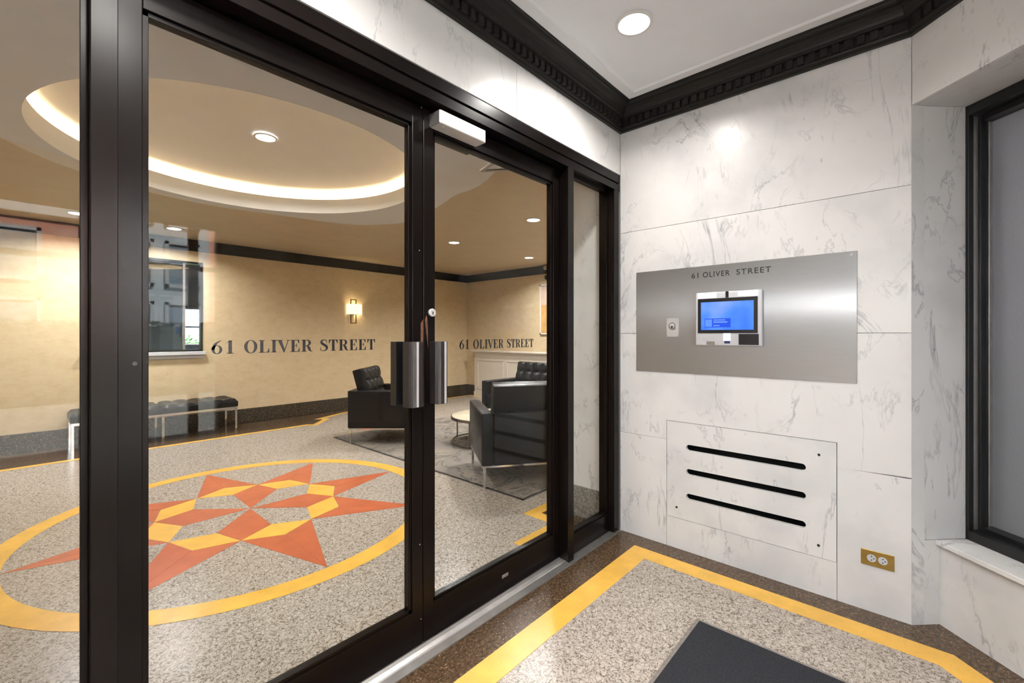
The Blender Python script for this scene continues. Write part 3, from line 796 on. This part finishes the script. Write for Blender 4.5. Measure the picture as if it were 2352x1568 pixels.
DX = -.042
vi = tag(empty('video_intercom', (0, 0, 0)), 'white video intercom with a lit blue touchscreen on the steel plate', 'intercom')
dtl, dbr = on_x(1597, 673, DX), on_x(1752, 797, DX)
DY0, DY1, DZ1, DZ0 = dtl.y, on_x(1751, 797, DX).y, 1.482, 1.187
MB().box(DX, -.0045, DY0, DY1, DZ0, DZ1).build('housing', WHITEP, vi, .009, 3, smooth=True)
def zz(zx, zy): # crop pixel of the 300x200 close-up -> wall position on the device face
    return on_x(1500 + zx / 7.84, 650 + zy / 7.84, DX)
def face(name, mat, a, b, dx=.0015, bevel=.0, par=None):
    p, q = zz(*a), zz(*b)
    return MB().box(DX - dx, DX + .001, p.y, q.y, q.z, p.z).build(name, mat, par or vi, bevel)
SCRN = N('intercom_screen')
_n = SCRN.noise(SCRN.pos(), 6.0, 2)
_e = SCRN.n('ShaderNodeEmission'); _e.inputs[1].default_value = 1.0
SCRN.t.links.new(SCRN.ramp(_n, [(0.3, (0.035, 0.15, 0.93)), (0.55, (0.09, 0.25, 0.98)), (0.8, (0.24, 0.36, 1.0))]), _e.inputs[0])
SCRN.t.links.new(_e.outputs[0], SCRN.out.inputs[0]); SCRN = SCRN.m
WLED = emis('intercom_white_light', (0.93, 0.97, 1.0), 2.2)
bz = face('screen_bezel', BLACKP, (808, 290), (1884, 898), .003, .001)
sc_ = face('touchscreen', SCRN, (866, 350), (1815, 838), .0034)
pb = face('message_box', emis('screen_box', (0.03, 0.10, 0.75), 0.9), (935, 640), (1400, 795), .0037, 0, sc_)
for i, (a, b) in enumerate((((1090, 655), (1300, 672)), ((1090, 690), (1340, 712)), ((1090, 755), (1200, 775)))):
    face('message_line', emis('screen_text_line', (0.14, 0.27, 0.95), 1.0), a, b, .0039, 0, sc_)
face('message_tile', emis('screen_tile', (0.11, 0.26, 0.98), 1.0), (945, 655), (1065, 785), .0039, 0, sc_)
face('light_bar', WLED, (808, 185), (1135, 262), .0012); face('light_bar', WLED, (1540, 148), (1888, 215), .0012)
face('camera_lens', BLACKP, (1305, 148), (1360, 258), .003, .001)
face('call_light', WLED, (1268, 905), (1393, 1035), .002, .0005)
face('call_button', plain('navy_button', (0.03, 0.04, 0.12), 0.3), (1285, 1040), (1385, 1085), .002, .0008)
face('maker_badge', ALU, (962, 1047), (1113, 1110), .001)
rd = face('card_reader', BLACKP, (1543, 915), (1903, 1113), .004, .001)
p = zz(1720, 1015)
for r in (.008, .013):
    MB().tube([(DX - .0043, p.y + r * math.cos(t_), p.z + r * math.sin(t_)) for t_ in [PI * .65 + i * .12 for i in range(11)]], .0009, 6).build('wave_mark', ALUD, rd)
ks = tag(empty('key_switch', (0, 0, 0)), 'small metal key switch plate beside the intercom screen', 'key switch')
k0, k1 = on_x(1531, 731, -.006), on_x(1558.5, 773, -.006)
MB().box(-.0065, -.0045, k0.y, k1.y, k1.z, k0.z).build('switch_plate', ALUB, ks, .0005)
kc = on_x(1544.3, 748, -.006)
MB().cyl((-.0065, kc.y, kc.z), (-.011, kc.y, kc.z), .021, 28).build('cylinder_collar', ALU, ks, .001, smooth=True)
MB().cyl((-.011, kc.y, kc.z), (-.0125, kc.y, kc.z), .014, 24).build('lock_cylinder', ALUB, ks)
MB().cyl((-.0125, kc.y, kc.z - .006), (-.0131, kc.y, kc.z - .006), .006, 14).build('keyhole', BLACKP, ks)
for sy in (k0.y - .006, k1.y + .006):
    for sz in (k0.z - .008, k1.z + .008): MB().cyl((-.0065, sy, sz), (-.0075, sy, sz), .0025, 8).build('screw', ALU, ks)

# vent panel with three slots (boolean cut)
vent = tag(empty('vent_panel', (0, 0, 0)), 'marble vent panel with three long dark slots set in the wall', 'vent')
vp = MB().box(0, .02, -.294, -1.110, .1795, .7405).build('slotted_slab', MARBLE, vent)
for zc in (.600, .461, .319):
    m = MB(); r = .0168; pts = []
    for i in range(13):
        a = PI / 2 + PI * i / 12; pts.append((.424 - 0 + r * math.cos(a), zc + r * math.sin(a)))
    for i in range(13):
        a = -PI / 2 + PI * i / 12; pts.append((.972 + r * math.cos(a), zc + r * math.sin(a)))
    cut = m.prism(pts, lambda u, v, w: (w, -u, v), -.02, .05).build('cut', None)
    md = vp.modifiers.new('slot', 'BOOLEAN'); md.operation = 'DIFFERENCE'; md.object = cut; md.solver = 'EXACT'
    bpy.context.view_layer.update()
    me2 = bpy.data.meshes.new_from_object(vp.evaluated_get(bpy.context.evaluated_depsgraph_get()))
    vp.modifiers.clear(); vp.data = me2
    bpy.data.objects.remove(cut, do_unlink=True)
if not vp.data.materials: vp.data.materials.append(MARBLE)
for (x, y) in ((1881, 1044), (1554, 1164), (1880, 1252)):
    q = on_x(x, y); MB().cyl((0, q.y, q.z), (-.002, q.y, q.z), .006, 12).build('screw', ALUD, vent)

# power outlet
po = tag(empty('power_outlet', (0, 0, 0)), 'brass duplex power outlet low on the marble wall', 'outlet')
oy0, oy1, oz0, oz1 = -1.200, -1.316, .209, .279
MB().box(-.005, -.0002, oy0, oy1, oz0, oz1).build('cover_plate', BRASS, po, .002)
for yc in (-1.238, -1.277):
    rcp = MB().cyl((-.005, yc, .245), (-.0065, yc, .245), .0165, 24).build('receptacle', WHITEP, po)
    for dy, dz in ((0, .008), (0, -.008), (-.008, 0)):
        MB().cyl((-.0065, yc + dy, .245 + dz), (-.007, yc + dy, .245 + dz), .0026, 8).build('slot', BLACKP, rcp)

# door mat
dm = tag(empty('door_mat', (-1.4, -1.5, 0)), 'charcoal entrance mat with a grey edging on the terrazzo', 'mat')
mx0, mx1, my0, my1 = -2.25 + 1.4, -.578 + 1.4, -1.74 + 1.5, -.672 + 1.5
MB().box(mx0, mx1, my0, my1, .0012, .006).build('rubber_edging', RUBBER, dm, .002)
MB().box(mx0 + .016, mx1 - .016, my0 + .016, my1 - .016, .004, .0085).build('mat_pile', MATM, dm, .001)

# ================================================================== LAMPS
TRIMW = plain('white_lamp_trim', (0.80, 0.78, 0.75), 0.4, var=0.02)
def downlight(x, y, z, label, power, color=(1.0, 0.965, 0.92), r=.066, group='recessed downlights'):
    t = tag(empty('downlight', (x, y, z)), label, 'ceiling light', group)
    MB().lathe([(r, -.001), (r + .016, -.001), (r + .016, -.006), (r + .004, -.009), (r, -.006)], (0, 0, 0), 40, True).build('trim_ring', TRIMW, t, smooth=True)
    MB().cyl((0, 0, -.004), (0, 0, -.001), r, 36).build('lens', LAMPON, t)
    d = bpy.data.lights.new('lamp', 'AREA'); d.shape = 'DISK'; d.size = 2 * r; d.energy = power; d.color = color; d.spread = math.radians(150)
    o = bpy.data.objects.new('lamp', d); COL.objects.link(o); o.parent = t; o.location = (0, 0, -.012)
    return t
VP = 19.0
downlight(-.71, -.44, 2.66, 'recessed downlight in the vestibule ceiling beside the black crown moulding', VP * .55)
downlight(-2.33, -.44, 2.66, 'unseen recessed downlight added to the vestibule ceiling over the thick post', VP)  # added out of view to brighten the vestibule
downlight(-2.33, -1.20, 2.66, 'unseen recessed downlight added to the vestibule ceiling by the street doors', VP)  # extra vestibule light, also added out of view
LP = 26.0
for (x, y), lb in zip(((-1.382, 5.021), (-2.193, 4.948), (1.325, 3.196), (1.131, 1.658), (2.9, 3.2), (2.9, 1.6), (-3.5, 4.3)),
        ('recessed downlight in the tan ceiling above the lobby window', 'recessed downlight in the tan ceiling above the left half of the bench', 'recessed downlight in the tan ceiling above the coffee table', 'recessed downlight in the tan ceiling between coffee table and front armchair', 'unseen recessed downlight added to the tan ceiling before the mantel', 'unseen recessed downlight added to the tan ceiling at the lobby front', 'unseen recessed downlight added to the tan ceiling at the lobby end')):
    downlight(x, y, ZT, lb, LP * (.4 if x < -3 else .75 if y > 4 else 1), (1.0, 0.98, 0.96))  # mantel, front and end downlights are unseen, added to light the lobby
downlight(-1.295, 2.37, 2.790, 'recessed downlight in the middle of the round dome', 24.0, (1.0, 0.98, 0.96))
cv = tag(MB().tube([(DCX + 1.225 * math.cos(2 * PI * i / 96), DCY + 1.225 * math.sin(2 * PI * i / 96), 2.50) for i in range(96)], .014, 8, True).build('cove_light', COVE), 'warm light strip hidden in the cove of the round dome', 'light strip')

# wall sconce in the lobby
SX = on_y(808.5, 700, LY).x
scn = tag(empty('wall_sconce', (SX, LY, 1.64)), 'lit wall sconce with a curved cream shade on a dark metal loop', 'wall lamp')
BRZ2 = m_bronze('sconce_bronze', (0.10, 0.055, 0.022), 0.4)
lp = MB(); hw, ht, hb = .052, .200, -.205
lp.box(-hw, -hw + .014, -.055, -.041, hb, ht).box(hw - .014, hw, -.055, -.041, hb, ht).box(-hw, hw, -.055, -.041, ht - .014, ht).box(-hw, hw, -.055, -.041, hb, hb + .014)
lp.build('metal_loop', BRZ2, scn, .002)
MB().box(-.03, .03, -.041, -.0005, -.06, .06).build('back_plate', BRZ2, scn, .003)
sh = MB(); n_ = 20; vs = []
for i in range(n_ + 1):
    a = PI + PI * i / n_
    for rr in (.135, .131):
        for z in (-.052, .115): vs.append((.03 + rr * math.cos(a), -.012 + .085 / .135 * rr * math.sin(a), z))
fs = []
for i in range(n_):
    q, w = 4 * i, 4 * (i + 1)
    fs += [[q, w, w + 1, q + 1], [q + 2, q + 3, w + 3, w + 2], [q, q + 2, w + 2, w], [q + 1, w + 1, w + 3, q + 3]]
sh.add(vs, fs).build('lamp_shade', emis('sconce_shade_glow', (1.0, 0.80, 0.46), 1.5), scn, smooth=True)
d = bpy.data.lights.new('lamp', 'POINT'); d.energy = 7.0; d.color = (1.0, 0.74, 0.42); d.shadow_soft_size = .03
o = bpy.data.objects.new('lamp', d); COL.objects.link(o); o.parent = scn; o.location = (.03, -.05, .03)

# unseen globe added for the camera flash: steel streak and marble spot
gw = tag(empty('added_flash_globe', (-3.04, -1.328, 1.575)), 'small glowing globe added opposite the intercom in place of a camera flash', 'wall lamp')
MB().cyl((.0005, 0, 0), (.014, 0, 0), .05, 28).build('back_plate', ALU, gw, .002)
MB().cyl((.014, 0, 0), (.035, 0, 0), .014, 16).build('neck', ALU, gw)
MB().sphere((.078, 0, 0), .046, 16, 10).build('globe', emis('added_flash_glow', (0.95, 0.97, 1.0), 165.0), gw, smooth=True)

# ================================================================== LOBBY FURNITURE
def puff_cushion(w, dpt, h, nx, ny, res=6, puff=.018, edge=.02):
    # cushion block, top tufted in nx by ny squares; origin at bottom centre
    m = MB(); X = nx * res; Y = ny * res; vs = []
    for j in range(Y + 1):
        for i in range(X + 1):
            u, v = i / X, j / Y
            fu, fv = (u * nx) % 1, (v * ny) % 1
            pu = (1 - abs(2 * fu - 1) ** 3) * (1 - abs(2 * fv - 1) ** 3)
            ex = min(u, 1 - u) * w; ey = min(v, 1 - v) * dpt
            e = min(1, min(ex, ey) / edge) ; e = math.sqrt(max(0, 1 - (1 - e) ** 2))
            vs.append(((u - .5) * w, (v - .5) * dpt, h - edge * (1 - e) + puff * (pu - 1)))
    fs = [[j * (X + 1) + i, j * (X + 1) + i + 1, (j + 1) * (X + 1) + i + 1, (j + 1) * (X + 1) + i] for j in range(Y) for i in range(X)]
    border = [i for i in range(X + 1)] + [j * (X + 1) + X for j in range(1, Y + 1)] + [Y * (X + 1) + i for i in range(X - 1, -1, -1)] + [j * (X + 1) for j in range(Y - 1, 0, -1)]
    k = len(vs); nb = len(border)
    for b in border: vs.append((vs[b][0], vs[b][1], edge * .5))
    for b in border: vs.append((vs[b][0] * .985, vs[b][1] * .97, 0))
    for i in range(nb):
        j = (i + 1) % nb
        fs.append([border[j], border[i], k + i, k + j]); fs.append([k + j, k + i, k + nb + i, k + nb + j])
    fs.append([k + nb + i for i in range(nb)])
    return m.add(vs, fs)
bench = tag(empty('bench', (-1.468, 5.335, 0)), 'long black tufted leather bench on chrome legs against the lobby wall', 'bench')
for s in (-1, 1):
    puff_cushion(.768, .475, .105, 5, 3).build('seat_cushion', LEATHER, bench, smooth=True, loc=(s * .387, 0, .322))
fr = MB()
for y in (-.215, .215): fr.box(-.765, .765, y - .0125, y + .0125, .292, .322)
for x in (-.752, 0, .752): fr.box(x - .0125, x + .0125, -.215, .215, .297, .322)
fr.build('frame_rail', CHROME, bench, .002)
for x in (-.752, 0, .752):
    for y in (-.215, .215): MB().box(x - .0125, x + .0125, y - .0125, y + .0125, 0, .292).build('leg', CHROME, bench, .002)

def make_armchair(label):
    c = tag(empty('armchair'), label, 'armchair', 'black leather lounge armchairs round the coffee table')
    for x in (-.372, .372):
        for y in (-.362, .362): MB().box(x - .012, x + .012, y - .008, y + .008, 0, .168).build('leg', CHROME, c, .0015)
    f = MB()
    for y in (-.374, .374): f.box(-.392, .392, y - .008, y + .008, .166, .184)
    for x in (-.384, .384): f.box(x - .008, x + .008, -.366, .366, .166, .184)
    f.build('base_rail', CHROME, c, .0015)
    MB().box(-.30, .30, -.30, .385, .185, .285).build('seat_base', LEATHER, c, .012, 2, True)
    for s in (-1, 1):
        MB().box(s * .302, s * .40, -.39, .39, .185, .606).build('arm', LEATHER, c, .012, 3, True)
    MB().box(-.301, .301, -.39, -.302, .185, .606).build('back_panel', LEATHER, c, .012, 3, True)
    puff_cushion(.594, .66, .150, 4, 4, 6, .012, .03).build('seat_cushion', LEATHER, c, smooth=True, loc=(0, .055, .286))
    bc = puff_cushion(.596, .44, .150, 4, 3, 8, .026, .03).build('back_cushion', LEATHER, c, smooth=True)
    # lay the puffed face forward and lean it back
    ca, sa = math.cos(math.radians(15)), math.sin(math.radians(15))
    bc.rotation_euler = Matrix(((-1, 0, 0), (0, -sa, ca), (0, ca, sa))).to_euler()
    bc.location = (0, -.318, .612)
    for i in range(1, 4):
        for j in range(1, 3):
            MB().sphere(((i / 4 - .5) * .596, (j / 3 - .5) * .44, .150 - .022), .009, 10, 6).build('button', LEATHER, bc, smooth=True)
    return c
def place(c, x, y, f):
    c.location = (x, y, .0068); c.rotation_euler = (0, 0, math.atan2(f[1], f[0]) - PI / 2)
chB = make_armchair('black leather armchair whose back is turned to the glazed doors')
place(chB, .452, 1.271, (.578, .816))
chA = copy_tree(chB); chA['label'] = 'black leather armchair seen from its side at the far corner of the rug'
place(chA, .449, 3.332, (.6708, -.7416))
pc = on_z(1106, 875, .606)
chC = copy_tree(chB); chC['label'] = 'black leather armchair facing the doors in front of the mantel'
place(chC, pc.x + .39, pc.y - .40, (-1, 0))

rug = tag(MB().box(-.042, 3.1, .80, 3.82, .0014, .0065).build('rug', RUGM, None, .001), 'worn grey beige patterned rug under the armchairs', 'rug')
RUGE = plain('rug_edge_binding', (0.13, 0.115, 0.105), 0.8)
rb = MB()
for q in ((-.046, -.028, .796, 3.824), (3.086, 3.104, .796, 3.824), (-.046, 3.104, .796, .814), (-.046, 3.104, 3.806, 3.824)): rb.box(q[0], q[1], q[2], q[3], 
.0014, .0065)
rb.build('edge_binding', RUGE, rug)

tb = tag(empty('coffee_table', (1.10, 2.33, .0068)), 'low round coffee table with a pale top and ring base between the armchairs', 'coffee table')
TOPM = plain('pale_stone_top', (0.60, 0.52, 0.40), 0.2, var=0.12, scale=6)
DMET = plain('dark_nickel', (0.20, 0.18, 0.16), 0.3, 0.9)
MB().lathe([(.001, .282), (.40, .282), (.415, .286), (.415, .301), (.405, .305), (.001, .305)], (0, 0, 0), 56).build('table_top', TOPM, tb, smooth=True)
MB().lathe([(.416, .272), (.428, .272), (.428, .300), (.416, .300)], (0, 0, 0), 56, True).build('rim', DMET, tb, smooth=True)
MB().tube([(.415 * math.cos(2 * PI * i / 56), .415 * math.sin(2 * PI * i / 56), .009) for i in range(56)], .009, 8, True).build('base_ring', DMET, tb, smooth=True)
for k in range(4):
    a = math.radians(107 + 90 * k); MB().cyl((.418 * math.cos(a), .418 * math.sin(a), .005), (.418 * math.cos(a), .418 * math.sin(a), .285), .009, 12).build('leg', DMET, tb, smooth=True)

# mantel, picture, camera, spot on the end wall
MXF = 3.60
m0 = on_x(1090, 803, MXF)
mt = tag(empty('mantel', (MXF, m0.y, 0)), 'cream panelled mantel with a moulded cornice on the lobby end wall', 'mantel')
ML = -2.3
MB().box(.0, LX - MXF - .001, -.0, ML, 0, .86).build('body', WHITEPAINT, mt, .002)
MB().box(-.015, LX - MXF - .001, .015, ML - .015, .86, .885).box(-.035, LX - MXF - .001, .035, ML - .035, .885, .905).box(-.055, LX - MXF - .001, .055, ML - .055, .905, .935).build('cornice', WHITEPAINT, mt, .004)
MB().box(-.012, 0, .012, ML - .012, 0, .10).build('plinth', WHITEPAINT, mt, .003)
for a, b in ((-.09, -.80), (-.90, -1.60), (-1.70, -2.2)):
    f = MB()
    for q in ((a, a - .018, .15, .745), (b + .018, b, .15, .745), (a, b, .15, .168), (a, b, .727, .745)): f.box(-.008, 0, q[0], q[1], q[2], q[3])
    f.build('panel_moulding', WHITEPAINT, mt, .002)
pq = on_x(1240, 655, LX - .02)
pt = tag(empty('framed_picture', (LX, pq.y, 1.25)), 'white framed picture with an orange and pink field on the lobby end wall', 'picture')
W_, H_ = .62, .90
f = MB()
for q in ((0, -.03, 0, H_), (-W_ + .03, -W_, 0, H_), (0, -W_, 0, .03), (0, -W_, H_ - .03, H_)): f.box(-.03, -.0005, q[0], q[1], q[2], q[3])
f.build('picture_frame', WHITEPAINT, pt, .003)
MB().box(-.012, -.0005, -.03, -W_ + .03, .03, .53).build('picture_field', plain('orange_print', (0.62, 0.36, 0.13), 0.5, var=0.15, scale=8), pt)
MB().box(-.012, -.0005, -.03, -W_ + .03, .53, H_ - .03).build('picture_field', plain('pink_print', (0.66, 0.50, 0.40), 0.5, var=0.08, scale=8), pt)
q = on_x(1256, 637, LX - .05)
cm = tag(empty('security_camera', (LX, q.y, q.z)), 'black dome security camera under the black band', 'camera')
MB().sphere((-.05, 0, 0), .045, 20, 12).build('dome', BLACKP, cm, smooth=True); MB().cyl((-.0005, 0, .01), (-.05, 0, .01), .02, 14).build('mount', BLACKP, cm)
q = on_x(1254, 604, LX - .06)
sl = tag(empty('spot_lamp', (LX, q.y, min(q.z, ZT - .05))), 'small grey emergency spot lamp above the black band', 'spot lamp')
MB().sphere((-.07, 0, 0), .045, 20, 12).build('lamp_head', plain('grey_lamp', (0.32, 0.30, 0.28), 0.4), sl, smooth=True); MB().cyl((-.019, 0, 0), (-.07, 0, 0), .014, 14).build('bracket', plain('grey_bracket', (0.3, 0.28, 0.26), 0.4), sl)

# ================================================================== STREET ENTRANCE AND OUTDOORS (seen as reflections in the door glass)
ent = struct(empty('door_3'), 'glazed street entrance doors')
ef = MB(); EY0, EY1 = -2.70, -2.64
for q in ((-2.76, -2.70, 0, 2.16), (-2.23, -2.17, 0, 2.16), (-1.69, -1.63, 0, 2.16), (-1.50, -1.47, 0, 2.16), (-2.76, -1.47, 2.10, 2.16), (-2.76, -1.47, 0, .18), (-2.76, -1.47, 1.76, 1.79)):
    ef.box(q[0], q[1], EY0, EY1, q[2], q[3])
ef.build('door_frame', BRONZE, ent); MB().box(-2.72, -1.48, -2.672, -2.668, .15, 2.12).build('glass_pane', GLASS, ent)
struct(MB().box(-40, 40, -45, -2.86, -.25, -.03).box(.25, 40, -2.86, .36, -.25, -.03).build('ground', plain('asphalt_street', (0.11, 0.11, 0.11), 0.9, scale=3)), 'pavement and street outside')
BRICK = m_brick();
pw = tag(MB().obox(CP, CD, CN, -.3, 1.9, -1.25, -1.0, -.03, 1.25).build('added_light_block', plain('grey_light_block', (0.10, 0.10, 0.105), 0.9), None, .01), 'low grey wall added outside to darken the lower frosted window', 'wall')  # unseen wall added to darken the lower part of the frosted pane
STUCCO = plain('white_stucco', (0.72, 0.76, 0.82), 0.8, var=0.04, scale=2); DGL = plain('dark_window_glass', (0.10, 0.13, 0.17), 0.1)
ROOF = plain('red_roof_shingles', (0.30, 0.10, 0.08), 0.8, var=0.3, scale=6)
def building(name, label, x0, x1, y, h, mat, wins, gable=False):
    b = tag(empty(name, (x0, y, -.03)), label, 'building', 'houses across the street')
    W = x1 - x0
    MB().box(0, W, -8, 0, 0, h).build('wall', mat, b)
    MB().box(-.15, W + .15, -8.1, .18, h, h + .28).build('cornice', WHITEP, b)
    if gable: MB().prism([(-.2, 0), (W + .2, 0), (W / 2, 2.2)], lambda u, v, w: (u, w, h + .28 + v), -8, .15).build('roof', ROOF, b)
    for (u, z) in wins:
        f = MB()
        for q in ((u, u + .10, z, z + 1.6), (u + .9, u + 1.0, z, z + 1.6), (u, u + 1, z, z + .12), (u, u + 1, z + 1.5, z + 1.6), (u, u + 1, z + .78, z + .84)): f.box(q[0], q[1], .005, .09, q[2], q[3])
        wf = f.build('window', WHITEP, b); MB().box(u + .08, u + .92, .006, .03, z + .1, z + 1.52).build('pane', DGL, wf)
    return b
building('brick_house', 'red brick house with a gabled roof and white windows across the street', -9.5, -1.3, -18, 4.9, BRICK, [(u, z) for u in (.8, 2.6, 4.4, 6.3) for z in (.8, 2.9)], True)
building('stucco_house', 'pale stucco house between two brick houses across the street', -1.1, 2.0, -17.5, 7.2, STUCCO, [(u, z) for u in (.5, 1.8) for z in (.8, 2.9, 5.0)])
building('brick_apartment', 'tall red brick apartment house across the street', 2.2, 14, -18.5, 8.5, BRICK, [(u, z) for u in (.6, 2.4, 4.0, 5.8, 7.6, 9.4) for z in (.9, 3.0, 5.2)])
LEAFM = plain('green_leaves', (0.10, 0.20, 0.05), 0.6, var=0.4, scale=3); BARK = plain('tree_bark', (0.10, 0.07, 0.05), 0.9)
def tree(name, label, x, y, trunk, cz, r, n, cat='tree'):
    t = tag(empty(name, (x, y, -.03)), label, cat)
    if trunk:
        MB().tube([(0, 0, 0), (.03, .02, cz * .45), (-.02, .03, cz * .85), (.02, 0, cz + r * .4)], .09, 8).build('trunk', BARK, t, smooth=True)
        for k in range(5):
            a = k * 1.26; MB().tube([(0, .02, cz * .7), (.45 * r * math.cos(a), .45 * r * math.sin(a), cz), (.8 * r * math.cos(a), .8 * r * math.sin(a), cz + .4 * r)], .03, 6).build('branch', BARK, t)
    m = MB(); rnd = random.Random(int(x * 100 + y * 7))
    for _ in range(n):
        v = Vector((rnd.gauss(0, 1), rnd.gauss(0, 1), rnd.gauss(0, 1))).normalized() * r * rnd.random() ** .4
        c = Vector((v.x, v.y, cz + v.z * .9)); s = .05 + .05 * rnd.random()
        a = Vector((rnd.gauss(0, 1), rnd.gauss(0, 1), rnd.gauss(0, 1))).normalized(); b = a.orthogonal().normalized()
        m.add([c - a * s, c + b * s * .6, c + a * s, c - b * s * .6], [[0, 1, 2, 3]])
    f = m.build('foliage', LEAFM, t, recalc=False); f['kind'] = 'stuff'
    return t
tree('street_tree', 'leafy street tree before the brick apartment house', 1.7, -8.8, True, 4.3, 1.2, 2200)
tree('street_tree', 'leafy street tree before the gabled brick house', -3.6, -13.5, True, 5.6, 1.5, 2200)
tree('garden_bush', 'green garden bush outside the narrower office window', -1.75, 9.7, False, .66, .72, 900, 'bush')
tree('garden_bush', 'green garden bush outside the wider office window', -.1, 9.7, False, .66, .72, 900, 'bush')
hd = tag(empty('added_hedge', (0, -10.4, -.03)), 'long dark leafy screen added to block bright pavement in reflections', 'added_hedge')  # added to keep bright pavement out of the glass reflections
MB().box(-9, 9, -.35, .35, 0, 1.45).build('hedge_core', plain('hedge_shade', (0.012, 0.018, 0.008), 0.9), hd)
m = MB(); rnd = random.Random(5)
for _ in range(5000):
    c = Vector((rnd.uniform(-9, 9), .36 + rnd.uniform(-.03, .06), rnd.uniform(0, 1.55))) if rnd.random() < .7 else Vector((rnd.uniform(-9, 9), rnd.uniform(-.38, .4), 1.45 + rnd.uniform(0, .10)))
    a = Vector((rnd.gauss(0, 1), rnd.gauss(0, 1), rnd.gauss(0, 1))).normalized(); b = a.orthogonal().normalized(); q = .05
    m.add([c - a * q, c + b * q * .6, c + a * q, c - b * q * .6], [[0, 1, 2, 3]])
f = m.build('foliage', plain('hedge_leaves', (0.020, 0.035, 0.012), 0.7, var=0.4, scale=3), hd, recalc=False); f['kind'] = 'stuff'
struct(MB().box(-6, 4, 8.25, 16, -.2, -.05).build('ground', plain('garden_grass', (0.12, 0.20, 0.06), 0.9, scale=5)), 'garden behind the building')
